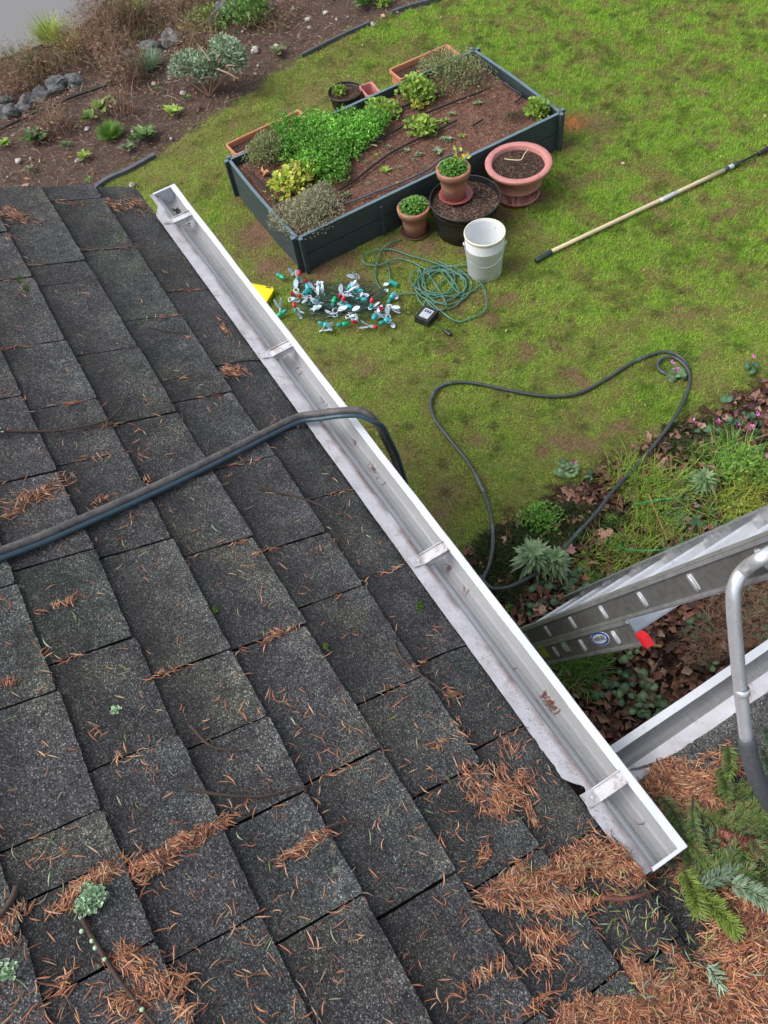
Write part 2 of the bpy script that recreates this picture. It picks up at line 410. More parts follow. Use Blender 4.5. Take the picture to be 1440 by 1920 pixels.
def tube(mb, path, r, seg=8, cap=True, **k):
    P = np.asarray(path, float); n = len(P)
    rr = np.full(n, r) if np.ndim(r) == 0 else np.asarray(r, float)
    T = np.gradient(P, axis=0); T /= np.linalg.norm(T, axis=1)[:, None] + 1e-12
    up = np.array([0.0, 0, 1]) if abs(T[0][2]) < 0.9 else np.array([1.0, 0, 0])
    a = np.cross(T[0], up); a /= np.linalg.norm(a)
    V = []
    for i in range(n):
        a = a - T[i] * (a @ T[i]); a /= np.linalg.norm(a) + 1e-12
        b = np.cross(T[i], a)
        for j in range(seg):
            w_ = 2 * math.pi * j / seg
            V.append(P[i] + rr[i] * (math.cos(w_) * a + math.sin(w_) * b))
    Fc = []
    for i in range(n - 1):
        for j in range(seg):
            j2 = (j + 1) % seg
            Fc.append([i * seg + j, i * seg + j2, (i + 1) * seg + j2, (i + 1) * seg + j])
    if cap:
        Fc.append(list(range(seg))[::-1]); Fc.append([(n - 1) * seg + j for j in range(seg)])
    mb.add(V, Fc, **k)
def lathe(mb, prof, c=(0, 0, 0), seg=40, axis=None, **k):
    """prof = [(radius, height)...] round a vertical (or given) axis"""
    c = np.array(c, float)
    A = np.array([0, 0, 1.0]) if axis is None else np.array(axis, float) / np.linalg.norm(axis)
    h = np.array([1.0, 0, 0]) if abs(A[0]) < 0.9 else np.array([0, 1.0, 0])
    U = h - A * (h @ A); U /= np.linalg.norm(U); W = np.cross(A, U)
    V = []; n = len(prof)
    for r_, z_ in prof:
        for j in range(seg):
            t = 2 * math.pi * j / seg
            V.append(c + A * z_ + r_ * (math.cos(t) * U + math.sin(t) * W))
    Fc = []
    for i in range(n - 1):
        for j in range(seg):
            j2 = (j + 1) % seg
            Fc.append([i * seg + j, i * seg + j2, (i + 1) * seg + j2, (i + 1) * seg + j])
    mb.add(V, Fc, **k)
def disc(mb, c, r, amp=0.006, seg=28, rings=6, col=(1, 1, 1), mound=0.0):
    V = [(c[0], c[1], c[2] + mound)]; Fc = []
    for i in range(1, rings + 1):
        for j in range(seg):
            t = 2 * math.pi * j / seg; q = r * i / rings
            V.append((c[0] + q * math.cos(t), c[1] + q * math.sin(t), c[2] + mound * (1 - (i / rings) ** 2) + (random.uniform(-amp, amp) if i < rings else 0)))
    for j in range(seg): Fc.append([0, 1 + j, 1 + (j + 1) % seg])
    for i in range(rings - 1):
        for j in range(seg):
            a = 1 + i * seg; b = a + seg; j2 = (j + 1) % seg
            Fc.append([a + j, b + j, b + j2, a + j2])
    mb.add(V, Fc, col=col)
def nrm(a): return a / (np.linalg.norm(a, axis=-1, keepdims=True) + 1e-12)
def leaves(mb, B, D, U, Ln, Wd, col, fold=0.25, droop=0.0):
    Ln = np.asarray(Ln, float)
    """N leaves: B base, D direction, U up-ish normal"""
    B = np.asarray(B, float); N_ = len(B)
    D = nrm(np.asarray(D, float)); U = np.asarray(U, float)
    Sd = nrm(np.cross(D, U)); U = nrm(np.cross(Sd, D))
    Ln = np.broadcast_to(np.asarray(Ln, float), (N_,))[:, None]; Wd = np.broadcast_to(np.asarray(Wd, float), (N_,))[:, None]
    mid = B + D * Ln * 0.5
    Lf = mid - Sd * Wd * 0.5 + U * Wd * fold; Rt = mid + Sd * Wd * 0.5 + U * Wd * fold
    tip = B + D * Ln - U * Ln * droop
    V = np.stack([B, Lf, mid, Rt, tip], 1).reshape(-1, 3)
    b = np.arange(N_)[:, None] * 5
    Fc = np.concatenate([b + np.array([[0, 2, 1]]), b + np.array([[0, 3, 2]]), b + np.array([[1, 2, 4]]), b + np.array([[2, 3, 4]])])
    col = np.broadcast_to(np.asarray(col, float), (N_, 3))
    mb.add(V, Fc, col=np.repeat(col, 5, 0))
def strips(mb, B, D, U, Ln, Wd, col, bend=0.0, ridge=0.4, nseg=3, taper=0.25):
    """thin curved slivers (needles, chips): ridge-backed ribbons"""
    B = np.asarray(B, float); N_ = len(B)
    D = nrm(np.asarray(D, float)); U = np.asarray(U, float)
    Sd = nrm(np.cross(D, U)); U = nrm(np.cross(Sd, D))
    Ln = np.broadcast_to(np.asarray(Ln, float), (N_,))[:, None]; Wd = np.broadcast_to(np.asarray(Wd, float), (N_,))[:, None]
    bend = np.broadcast_to(np.asarray(bend, float), (N_,))[:, None]
    rows = []
    for i in range(nseg + 1):
        t = i / nseg
        c = B + D * Ln * (t - 0.5) + Sd * bend * Ln * (4 * (t - 0.5) ** 2 - 0.5)
        ww = Wd * (1 - (1 - taper) * abs(2 * t - 1) ** 3)
        rows += [c - Sd * ww * 0.5, c + U * ww * ridge, c + Sd * ww * 0.5]
    V = np.stack(rows, 1).reshape(-1, 3); q = 3 * (nseg + 1)
    b = np.arange(N_)[:, None] * q
    fs = []
    for i in range(nseg):
        a = i * 3
        fs += [b + np.array([[a, a + 1, a + 4, a + 3]]), b + np.array([[a + 1, a + 2, a + 5, a + 4]])]
    col = np.broadcast_to(np.asarray(col, float), (N_, 3))
    mb.add(V, np.concatenate(fs), col=np.repeat(col, q, 0))
def blades(mb, B, D, Ln, Wd, col, lean=0.5):
    """grass blades: bent in the middle, leaning along D"""
    B = np.asarray(B, float); N_ = len(B)
    D = nrm(np.asarray(D, float))
    Z = np.array([[0, 0, 1.0]]); Sd = nrm(np.cross(D, Z))
    Ln = np.asarray(Ln, float)[:, None]; Wd = np.broadcast_to(np.asarray(Wd, float), (N_,))[:, None]
    lean = np.broadcast_to(np.asarray(lean, float), (N_,))[:, None]
    m = B + D * Ln * 0.5 * lean + Z * Ln * 0.5 * np.sqrt(np.clip(1 - lean ** 2, 0.02, 1))
    l2 = np.clip(lean * 1.5, 0, 0.98)
    t = m + D * Ln * 0.5 * l2 + Z * Ln * 0.5 * np.sqrt(1 - l2 ** 2)
    V = np.stack([B - Sd * Wd * 0.5, B + Sd * Wd * 0.5, m - Sd * Wd * 0.4, m + Sd * Wd * 0.4, t], 1).reshape(-1, 3)
    b = np.arange(N_)[:, None] * 5
    col = np.broadcast_to(np.asarray(col, float), (N_, 3))
    # triangles only, so the faces array is uniform
    Fc = np.concatenate([b + np.array([[0, 1, 3]]), b + np.array([[0, 3, 2]]), b + np.array([[2, 3, 4]])])
    mb.add(V, Fc, col=np.repeat(col, 5, 0))
def rdir(n, zlo=-0.2, zhi=0.6, rng=RNG):
    t = rng.rand(n) * 2 * math.pi; z = zlo + rng.rand(n) * (zhi - zlo)
    return nrm(np.stack([np.cos(t), np.sin(t), z], 1))
def vary(base, n, amt=0.25, rng=RNG):
    base = np.asarray(base, float)
    if base.ndim == 2: base = base[rng.randint(0, len(base), n)]
    k = 1 + (rng.rand(n, 1) - 0.5) * 2 * amt
    return np.clip(base * k * (1 + (rng.rand(n, 3) - 0.5) * 0.16), 0, 1)

# ================================================================== GROUND
BED_L = wpoly([(-500, 520), (180, 352), (300, 285), (360, 245), (440, 195), (520, 135), (600, 85), (700, 42), (830, 0), (980, -60), (600, -360), (-900, -360), (-1100, 300)])
BED_R = wpoly([(1600, 640), (1440, 712), (1330, 775), (1200, 838), (1090, 900), (1000, 950), (930, 985), (880, 1020), (858, 1080), (850, 1200), (900, 1500), (1700, 1700), (2300, 1000)])
ROAD = wpoly([(-1100, 300), (-120, 190), (0, 118), (80, 92), (165, 52), (205, 0), (290, -90), (600, -360), (-900, -360)])
BARE = [  # worn brown places in the grass: photo point, radius (m), strength
    (480, 440, .22, 1.0), (515, 500, .18, .9), (600, 515, .16, .9), (650, 490, .14, .8), (745, 470, .16, .9), (800, 465, .14, .8), (455, 370, .12, .8),
    (1075, 230, .16, .9), (1130, 235, .2, .7), (1060, 280, .12, .9), (1010, 370, .1, .9), (940, 400, .12, .8), (870, 470, .1, .7), (1045, 175, .08, .6),
    (345, 280, .2, .45), (260, 330, .2, .3), (600, 180, .25, .5), (545, 215, .15, .5), (640, 130, .2, .4), (740, 100, .16, .5), (690, 90, .2, .4), (600, 700, .15, .5), (900, 560, .1, .7),
    (760, 850, .15, .5), (840, 920, .15, .6), (820, 960, .15, .6), (1320, 720, .15, .4), (1180, 850, .12, .5), (1100, 770, .08, .6), (700, 690, .12, .4), (560, 640, .12, .3)]
SPOTS = [(1085, 145), (1060, 150), (1240, 28), (1263, 28), (1330, 45), (1385, 30), (1365, 70), (1290, 135), (1215, 150), (1270, 150), (1280, 165), (1300, 95), (1110, 210), (1140, 200),
         (1230, 745), (1045, 655), (1095, 800), (830, 870), (835, 925), (1075, 930), (780, 580), (820, 600), (1230, 590), (1380, 580), (1325, 455), (1250, 440), (1050, 470), (1165, 430), (1300, 250), (1190, 255), (1180, 275),
         (735, 640), (600, 660), (1015, 640), (1410, 390), (1360, 450), (1390, 520), (1440, 500), (960, 610), (1070, 600), (1150, 650), (1000, 560), (925, 800), (930, 840), (1350, 120), (1010, 80), (900, 60), (960, 20), (1150, 30)]
BW = [(*onz(a, b)[:2], r, s) for a, b, r, s in BARE]
SW = [(*onz(a, b)[:2], random.uniform(0.016, 0.042)) for a, b in SPOTS]
for i in range(60):
    q = onz(random.uniform(560, 1500), random.uniform(-60, 1000))
    SW.append((q[0], q[1], random.uniform(0.008, 0.032)))
def bare(x, y):
    b = np.zeros(np.shape(x))
    nn = fbm(x * 7, y * 7, 1)
    for cx, cy, r, s in BW:
        b = np.maximum(b, s * np.exp(-((x - cx) ** 2 + (y - cy) ** 2) / (r * r)) * (0.45 + 1.1 * nn))
    n2 = fbm(x * 2.1 + 5, y * 2.1, 4)
    far = np.clip((-x - 1.5) / 6, 0, 1)
    b = np.maximum(b, np.clip((nn - 0.535) * 6, 0, 1) * np.clip((n2 - 0.42) * 4, 0, 1) * (0.85 - 0.4 * far))
    return np.clip(b, 0, 1)
def spots(x, y):
    b = np.zeros(np.shape(x))
    wob = 0.1 + 1.7 * fbm(x * 38, y * 38, 2)
    for cx, cy, r in SW:
        m = (abs(x - cx) < 0.15) & (abs(y - cy) < 0.15)
        d = np.hypot(x - cx, y - cy) / (r * wob)
        b = np.where(m, np.maximum(b, np.clip(1.5 - d, 0, 1)), b)
    return b
def bedmask(x, y):
    s = 0.09
    def soft(poly):
        d = polydist(x, y, poly); ins = inpoly(x, y, poly)
        return np.clip(0.5 + np.where(ins, d, -d) / s + (fbm(x * 9, y * 9, 3) - 0.5) * 3.2 + (fbm(x * 30, y * 30, 5) - 0.5) * 2.2, 0, 1)
    return soft(BED_L), soft(BED_R)
gx = np.arange(-12.5, 1.0, 0.026); gy = np.arange(-0.6, 9.5, 0.026)
X, Y = np.meshgrid(gx, gy, indexing='ij'); xf, yf = X.ravel(), Y.ravel()
bl, br = bedmask(xf, yf)
bb = bare(xf, yf); sp = spots(xf, yf)
n1 = fbm(xf * 1.1, yf * 1.1, 0); n2 = fbm(xf * 14, yf * 14, 5)
zz = (fbm(xf * 1.5, yf * 1.5, 6) - 0.5) * 0.02 + (n2 - 0.5) * (0.012 + 0.03 * np.maximum(bl, br)) - sp * 0.01
CL = {'grass': (0.13, 0.16, 0.035), 'brown': (0.16, 0.095, 0.06), 'soil': (0.05, 0.03, 0.022), 'soilr': (0.055, 0.03, 0.022)}
def lerp(a, b, t): return np.asarray(a) * (1 - t[:, None]) + np.asarray(b) * t[:, None]
gc = lerp(np.tile(CL['grass'], (len(xf), 1)), CL['brown'], np.clip(bb * 1.2, 0, 1))
gc = lerp(gc, (0.04, 0.027, 0.018), np.clip(sp * .6, 0, 1))
op = onz(1070, 232)
gc = lerp(gc, (0.36, 0.13, 0.03), np.clip(1.3 - np.hypot((xf - op[0]) / 0.13, (yf - op[1]) / 0.17), 0, 1) * np.clip(fbm(xf * 20, yf * 20, 2) * 1.6 - 0.1, 0, 1))
gc = lerp(gc, (0.085, 0.056, 0.045), bl)
gc = lerp(gc, (0.045, 0.024, 0.017), br)
mb = MB()
nx, ny = X.shape
idx = np.arange(nx * ny).reshape(nx, ny)
Fq = np.stack([idx[:-1, :-1], idx[1:, :-1], idx[1:, 1:], idx[:-1, 1:]], -1).reshape(-1, 4)
mb.add(np.stack([xf, yf, zz], 1), Fq, col=gc)
bo = [(-60, -60), (60, -60), (60, 60), (-60, 60)]
o = mb.build('ground', 'ground', smooth=True); tag(o, kind='structure')
mb = MB(); mb.add([(a * 1.5, b * 1.5, -0.05) for a, b in bo], [[0, 1, 2, 3]], col=(0.06, 0.08, 0.018)); o = mb.build('terrain', 'ground'); tag(o, kind='structure')
# road: its own sheet, a little above the verge
mb = MB()
rp = [(float(a), float(b)) for a, b in ROAD]
mb.add([(a, b, 0.045) for a, b in rp], [list(range(len(rp)))]); o = mb.build('road', 'asphalt'); tag(o, kind='structure')

# ------------------------------------------------------------------ grass
mb = MB()
lawn = wpoly([(-300, 480), (180, 352), (420, 190), (600, 80), (820, -10), (1040, -80), (1560, -130), (1700, 200), (1600, 600), (1460, 740), (1200, 870), (1000, 980), (880, 1040), (860, 1150), (980, 1300), (700, 1100), (420, 700), (280, 500), (0, 560)])
PX0, PX1, PY0, PY1 = -6.17, -4.94, 1.70, 4.17      # the raised bed
def gdens(x, y):
    a, b = bedmask(x, y)
    d = (1 - 0.82 * bare(x, y)) * (1 - a) * (1 - b) * (1 - np.clip(spots(x, y), 0, .6))
    d = np.where((x > PX0) & (x < PX1) & (y > PY0) & (y < PY1), 0, d)
    d = np.where((x > -0.7) & (y < 0.5), 0, d)
    return np.clip(d, 0, 1)
NB = 620000
q = scatter(lawn, NB, gdens)
n = len(q)
g1 = fbm(q[:, 0] * 1.3, q[:, 1] * 1.3, 0); g2 = fbm(q[:, 0] * 5, q[:, 1] * 5, 2); g3_ = fbm(q[:, 0] * 16, q[:, 1] * 16, 3)
A = np.array((0.27, 0.48, 0.045)); Bc = np.array((0.44, 0.54, 0.10)); Cc = np.array((0.27, 0.235, 0.08)); Dc = np.array((0.11, 0.25, 0.03)); Tan = np.array((0.42, 0.32, 0.15))
brown = np.clip(bare(q[:, 0], q[:, 1]), 0, 1)
# lusher towards the far right of the lawn, tired and mossy towards the house
lush = np.clip((q[:, 1] - 2.0) / 3.0 + (g1 - 0.5) * 1.6 + 0.10, 0, 1)
col = lerp(np.tile(Bc * 0.86, (n, 1)), A, np.clip(lush * 0.9 + (g2 - 0.5) * 2.2 + (g3_ - 0.5) * 1.4, 0, 1))
col = lerp(col, Dc, np.clip((g3_ - 0.60) * 5, 0, 0.8))
col = lerp(col, Cc, np.clip((0.47 - g2) * 4.0 + (0.47 - g3_) * 3.5 + 0.16 * (1 - lush), 0, 0.85))
col = lerp(col, Cc * 0.9, np.clip(brown * 1.1, 0, 0.9))
rs = RNG.rand(n)
col = np.where((rs < 0.06)[:, None], Tan, col)
col = lerp(col, (.07, .05, .03), np.clip(spots(q[:, 0], q[:, 1]) * .8, 0, .7))
vd = fbm(q[:, 0] * 9, q[:, 1] * 9, 6); col = col * (1 - .45 * np.clip((vd - .56) * 8, 0, 1))[:, None]
col *= (0.7 + 0.6 * RNG.rand(n, 1))
ln = (0.012 + 0.024 * RNG.rand(n) ** 1.5) * (0.8 + 0.5 * g2) * (0.75 + 0.5 * lush)
z = (fbm(q[:, 0] * 1.5, q[:, 1] * 1.5, 6) - 0.5) * 0.02
ang = RNG.rand(n) * 6.283 ; ang = ang + (g2 - 0.5) * 3
blades(mb, np.column_stack([q, z - 0.003]), np.column_stack([np.cos(ang), np.sin(ang), np.zeros(n)]), ln, 0.0032 + 0.0016 * RNG.rand(n), col, lean=0.3 + 0.6 * RNG.rand(n))
o = mb.build('lawn_grass', 'grass'); tag(o, 'short mossy lawn grass with worn brown patches', 'grass', kind='stuff')

# ================================================================== HOUSE
house = thing('house', (-1.0, -1.0, 0.0), 'low house roof of grey asphalt shingles with white gutters, littered with brown needles', 'house')
NORM1 = np.array([0, math.sin(RP), math.cos(RP)]); SD1 = np.array([0, -math.cos(RP), math.sin(RP)]); XD1 = np.array([1.0, 0, 0])
def droop(s): return -0.022 * np.clip((0.10 - s) / 0.10, 0, 1.4) ** 1.6
def P1(x, s, h=0.0):
    s = np.asarray(s, float)
    return (np.array([0, Y0, Z0]) + np.multiply.outer(np.asarray(x, float), XD1) + np.multiply.outer(s, SD1) + np.multiply.outer(np.asarray(h, float) + droop(s), NORM1))
NORM2 = np.array([-math.sin(RP), 0, math.cos(RP)]); SD2 = np.array([math.cos(RP), 0, math.sin(RP)]); XD2 = np.array([0, 1.0, 0])
def P2(x, s, h=0.0):
    s = np.asarray(s, float)
    return (np.array([X2, 0, Z2]) + np.multiply.outer(np.asarray(x, float), XD2) + np.multiply.outer(s, SD2) + np.multiply.outer(np.asarray(h, float), NORM2))
CS = [0.0, 0.208, 0.440, 0.672, 0.893, 1.113, 1.335, 1.56, 1.785, 2.01, 2.235, 2.46, 2.685, 2.91]
JT = {0: [-3.10, -2.71, -2.22, -1.82, -1.49, -1.14, -0.81, -0.52, -0.2, 0.1, .42, .7],
      1: [-3.45, -3.04, -2.55, -2.18, -2.06, -1.71, -1.34, -1.11, -0.77, -0.48, -0.23, .08, .36, .7],
      2: [-3.27, -2.96, -2.82, -2.38, -2.00, -1.69, -1.40, -1.05, -0.63, -0.28, .05, .3, .66],
      3: [-3.2, -2.87, -2.46, -2.13, -1.86, -1.47, -1.05, -0.83, -0.61, -0.34, 0, .33, .6],
      4: [-3.3, -2.9, -2.5, -2.2, -1.83, -1.5, -1.18, -0.87, -0.62, -0.41, -.1, .2, .5],
      5: [-3.2, -2.8, -2.5, -2.1, -1.7, -1.45, -1.1, -0.77, -0.65, -0.46, -0.1, .3, .6]}
def shingles(mb, PF, xa, xb, courses, joints, rag=0.002, seed=1):
    rng = np.random.RandomState(seed)
    for k in range(len(courses) - 1):
        s0, s1 = courses[k], courses[k + 1]
        js = joints.get(k)
        if js is None:
            js = []; x = xa + rng.uniform(.1, .4)
            while x < xb: js.append(x); x += rng.uniform(.24, .40)
        e = [xa + rng.uniform(-.006, .006)] + [j for j in js if xa < j < xb - .03] + [xb]
        for i in range(len(e) - 1):
            gap = rng.uniform(.0012, .0042)
            x0, x1 = e[i] + (gap if i else 0), e[i + 1] - (gap if i < len(e) - 2 else 0)
            up = rng.uniform(0, .004); dz = rng.uniform(-.0045, .0045)
            hl = 0.0100 + rng.uniform(-.002, .004); lift = rng.uniform(0, .004)
            nx_ = max(4, int((x1 - x0) / .009)); ns = 9
            xs = np.linspace(x0, x1, nx_); ts = np.linspace(0, 1, ns)
            slen = s1 - s0 + .035
            Xg, Tg = np.meshgrid(xs, ts, indexing='ij')
            Xj = Xg + (rng.rand(nx_, ns) - .5) * rag * np.where((np.arange(nx_) == 0) | (np.arange(nx_) == nx_ - 1), 1.3, 0)[:, None]
            jag = np.convolve(rng.rand(nx_ + 4) - .5, [.2, .6, .2], 'same')[2:-2] * rag * 1.7 - (rng.rand(nx_) < .03) * .003 + np.where((np.arange(nx_) < 1) | (np.arange(nx_) > nx_ - 2), rng.uniform(0, .008), 0)
            skew = dz * np.linspace(-1, 1, nx_)
            Sg = s0 + Tg * slen + (jag + skew)[:, None] * (1 - Tg) ** 2
            H = hl * (1 - Tg * slen / .26) + up * (1 - Tg) + lift * np.exp(-((Xg - (x0 if rng.rand() < .5 else x1)) / .06) ** 2) * (1 - Tg) + .0015
            H = np.maximum(H, .001) + (fbm(Xg * 9 + seed, Sg * 9, 2) - .5) * .003
            top = PF(Xj.ravel(), Sg.ravel(), H.ravel())
            # thickness: a skirt round the four sides
            rim = [(i_, 0) for i_ in range(nx_)] + [(nx_ - 1, j_) for j_ in range(1, ns)]
            rim += [(i_, ns - 1) for i_ in range(nx_ - 2, -1, -1)] + [(0, j_) for j_ in range(ns - 2, 0, -1)]
            ri = np.array([a * ns + b for a, b in rim])
            th = hl * .72
            bot = PF(Xj.ravel()[ri], Sg.ravel()[ri], H.ravel()[ri] - th - .004 * (Tg.ravel()[ri] < .01))
            V = np.vstack([top, bot])
            ii = np.arange(nx_ * ns).reshape(nx_, ns)
            F1 = np.stack([ii[:-1, :-1], ii[1:, :-1], ii[1:, 1:], ii[:-1, 1:]], -1).reshape(-1, 4)
            m = len(ri); a = ri; b = np.roll(ri, -1); c_ = nx_ * ns + np.arange(m); d_ = np.roll(c_, -1)
            F2 = np.stack([a, c_, d_, b], -1)
            tone = rng.uniform(.86, 1.16)
            tint = np.array([1, 1, 1]) * tone * (1 + (rng.rand(3) - .5) * .07)
            C = np.tile(tint, (len(V), 1)); C[nx_ * ns:] *= .22  # side faces darkened: shade along the tab edges painted in
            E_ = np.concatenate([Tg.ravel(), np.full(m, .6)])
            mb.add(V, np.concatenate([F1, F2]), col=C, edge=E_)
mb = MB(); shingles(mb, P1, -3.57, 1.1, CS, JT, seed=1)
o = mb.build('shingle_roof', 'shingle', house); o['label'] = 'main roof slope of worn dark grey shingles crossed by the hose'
J2 = {}
CS2 = [0.0, 0.215, 0.44, 0.665, 0.89, 1.115, 1.34, 1.565]
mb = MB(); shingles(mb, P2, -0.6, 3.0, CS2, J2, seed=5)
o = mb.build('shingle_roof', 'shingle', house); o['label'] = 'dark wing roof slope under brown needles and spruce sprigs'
# felt / deck below the shingles, rear slopes, fascias and walls
mb = MB()
def slab(mb, PF, x0, x1, s0, s1, h0, h1, **k):
    V = [PF(x, s, h) for h in (h0, h1) for x, s in ((x0, s0), (x1, s0), (x1, s1), (x0, s1))]
    mb.add(np.array(V), BOXF, **k)
slab(mb, P1, -3.565, 1.1, 0.012, 3.1, -.03, -.004)
slab(mb, P2, -0.6, 2.995, 0.012, 1.75, -.03, -.004)
ry = Y0 - 3.1 * math.cos(RP); rz = Z0 + 3.1 * math.sin(RP)
mb.add([(-3.565, ry, rz), (1.1, ry, rz), (1.1, ry - 2.7, rz - 1.2), (-3.565, ry - 2.7, rz - 1.2)], [[0, 1, 2, 3]])
o = mb.build('roof_deck', 'deck', house)
mb = MB()
abox(mb, -3.54, -0.3, 0.47, 0.49, 1.93, 2.065)                 # fascia behind gutter
abox(mb, -3.54, -0.3, 0.06, 0.467, 1.915, 1.93)                # soffit
V = []
for s in (0.03, 3.0):
    for h in (-.03, -.17):
        V += [P1(-3.56, s, h), P1(-3.535, s, h)]
V = np.array(V); mb.add(V, [[0, 1, 3, 2], [4, 6, 7, 5], [0, 2, 6, 4], [1, 5, 7, 3], [0, 4, 5, 1], [2, 3, 7, 6]])
abox(mb, X2 + .03, X2 + .05, 0.6, 2.95, 1.74, 1.868)
abox(mb, X2 + .052, 0.2, 0.6, 2.95, 1.725, 1.74)
o = mb.build('fascia_board', 'trim', house)
mb = MB(); abox(mb, -3.3, 0.15, -5.0, 0.05, 0.0, 1.915); abox(mb, 0.2, 3.0, -1.0, 2.75, 0.0, 1.725)
o = mb.build('wall', 'wall', house)

# ---- gutters: a K-style trough, drip edge, strap hangers, end caps
def prof_gutter():   # (out, z) from the back top edge round to the folded lip; out = distance from back wall
    return [(0.0, -0.010), (0.003, -.014), (0.010, -.016), (.020, -.019), (.028, -.030), (.033, -.048), (.043, -.064), (.060, -.075), (.078, -.076), (.086, -.070), (.093, -.058), (.100, -.040), (.108, -.018), (.110, 0.0), (.106, .0025), (.092, .0025), (.090, 0.0), (.090, -.009)]
def trough(mb, fr, a0, a1, n=24, wob=0.0012, seed=0, th=.0016):
    pr = np.array(prof_gutter())
    d = np.gradient(pr, axis=0); nn = np.stack([d[:, 1], -d[:, 0]], 1); nn /= np.linalg.norm(nn, axis=1)[:, None]
    outl = np.vstack([pr, (pr - nn * th)[::-1]])
    m = len(outl); V = []
    for i in range(n + 1):
        t = i / n; a = a0 + (a1 - a0) * t
        wv = (fbm(np.array([a * 1.7]), np.array([seed * 3.1]), 1)[0] - .5) * wob * 4
        for o_, z_ in outl: V.append(fr(a, o_ + wv * o_ / .11, z_))
    Fc = []
    for i in range(n):
        for j in range(m):
            j2 = (j + 1) % m
            Fc.append([i * m + j, (i + 1) * m + j, (i + 1) * m + j2, i * m + j2])
    mb.add(V, Fc)
def cap_end(mb, fr, a, da):
    pr = [(0.0, -0.002), (0.001, -.07), (.008, -.088), (.06, -.090), (.080, -.080), (.093, -.058), (.108, -.018), (.110, 0.0)]
    base = [(o_, z_) for o_, z_ in pr]
    V = [fr(a, o_, z_) for o_, z_ in base] + [fr(a + da, o_, z_) for o_, z_ in base]
    m = len(base)
    mb.add(V, [list(range(m)), [m + j for j in range(m)][::-1]] + [[j, m + j, m + (j + 1) % m, (j + 1) % m] for j in range(m)])
    # folded rim along the top, standing proud of the sheet
    z0, z1 = -.012, .0042
    c0 = [fr(a + da * .0 - da * 5, 0.001, z) for z in (z0 + .010, z1)] ; c1 = [fr(a + da * .0 - da * 5, .1125, z) for z in (z0 + .010, z1)]
    d0 = [fr(a + da * 1.3, 0.001, z) for z in (z0, z1)]; d1 = [fr(a + da * 1.3, .1125, z) for z in (z0, z1)]
    mb.add([c0[0], c1[0], d1[0], d0[0], c0[1], c1[1], d1[1], d0[1]], BOXF)
def hanger(mb, fr, a, w_=.040, back=-.045):
    # channel-shaped strap: web plus two upturned flanges
    def bar(a0, a1, za, zb, o0, o1, zback=0.0):
        V = [fr(a0, o0, za + zback), fr(a1, o0, za + zback), fr(a1, o1, za), fr(a0, o1, za), fr(a0, o0, zb + zback), fr(a1, o0, zb + zback), fr(a1, o1, zb), fr(a0, o1, zb)]
        mb.add(V, BOXF)
    h = .016
    bar(a - w_ / 2, a + w_ / 2, -.003 + .008, -.001 + .008, -.002, .090)
    bar(a - w_ / 2, a - w_ / 2 + .003, .0075, .013, -.002, .089)
    bar(a + w_ / 2 - .003, a + w_ / 2, -.012, .0115, -.002, .088)
    bar(a - w_ / 2, a + w_ / 2, .006, .008, back, -.0015, zback=.0225)
    c_ = np.array(fr(a, -.016, .0135)); lathe(mb, [(.0048, 0), (.0048, .003), (.002, .0045), (0, .0045)], c_, 8)
    c_ = np.array(fr(a, .080, .0072)); lathe(mb, [(.004, 0), (.004, .0022), (0, .003)], c_, 8)
fr1 = lambda a, o_, z_: (a, 0.550 + o_, 2.100 + z_)
G1A, G1B = -3.492, -0.045
gut = bpy.data.objects.new('gutter', None); COL.objects.link(gut); gut.parent = house; gut.location = (-0.8, 1.6, 2.1)
gut['label'] = 'white metal gutter along the near eave, open trough with four strap hangers'
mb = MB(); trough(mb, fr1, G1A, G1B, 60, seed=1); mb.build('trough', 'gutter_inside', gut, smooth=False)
mb = MB()
def lipstrip(mb, fr, a0, a1):
    n = 90; V = []
    for i in range(n + 1):
        a = a0 + (a1 - a0) * i / n; w1 = (fbm(np.array([a * 4]), np.array([2.2]), 1)[0] - .5) * .004; w2 = (fbm(np.array([a * 7]), np.array([5.2]), 3)[0] - .5) * .0035
        V += [fr(a, o_ + w1 + w2 * (o_ < .1), z_ + w1 * .3) for o_, z_ in ((.0885, .0038), (.1125, .0038), (.1132, -.014), (.1146, -.014), (.1140, .0050), (.1120, .0062), (.0890, .0056))]
    mb.add(V, [[i * 7 + j, (i + 1) * 7 + j, (i + 1) * 7 + (j + 1) % 7, i * 7 + (j + 1) % 7] for i in range(n) for j in range(7)] + [list(range(7)), list(range(n * 7, n * 7 + 7))[::-1]])
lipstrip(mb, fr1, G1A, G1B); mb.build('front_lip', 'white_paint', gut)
for a, da in ((G1A, -.0016), (G1B, .0016)):
    mb = MB(); cap_end(mb, fr1, a, da); mb.build('end_cap', 'white_paint', gut)
for a in (-3.24, -2.24, -1.137, -.267):
    mb = MB(); hanger(mb, fr1, a); mb.build('hanger', 'hanger', gut)
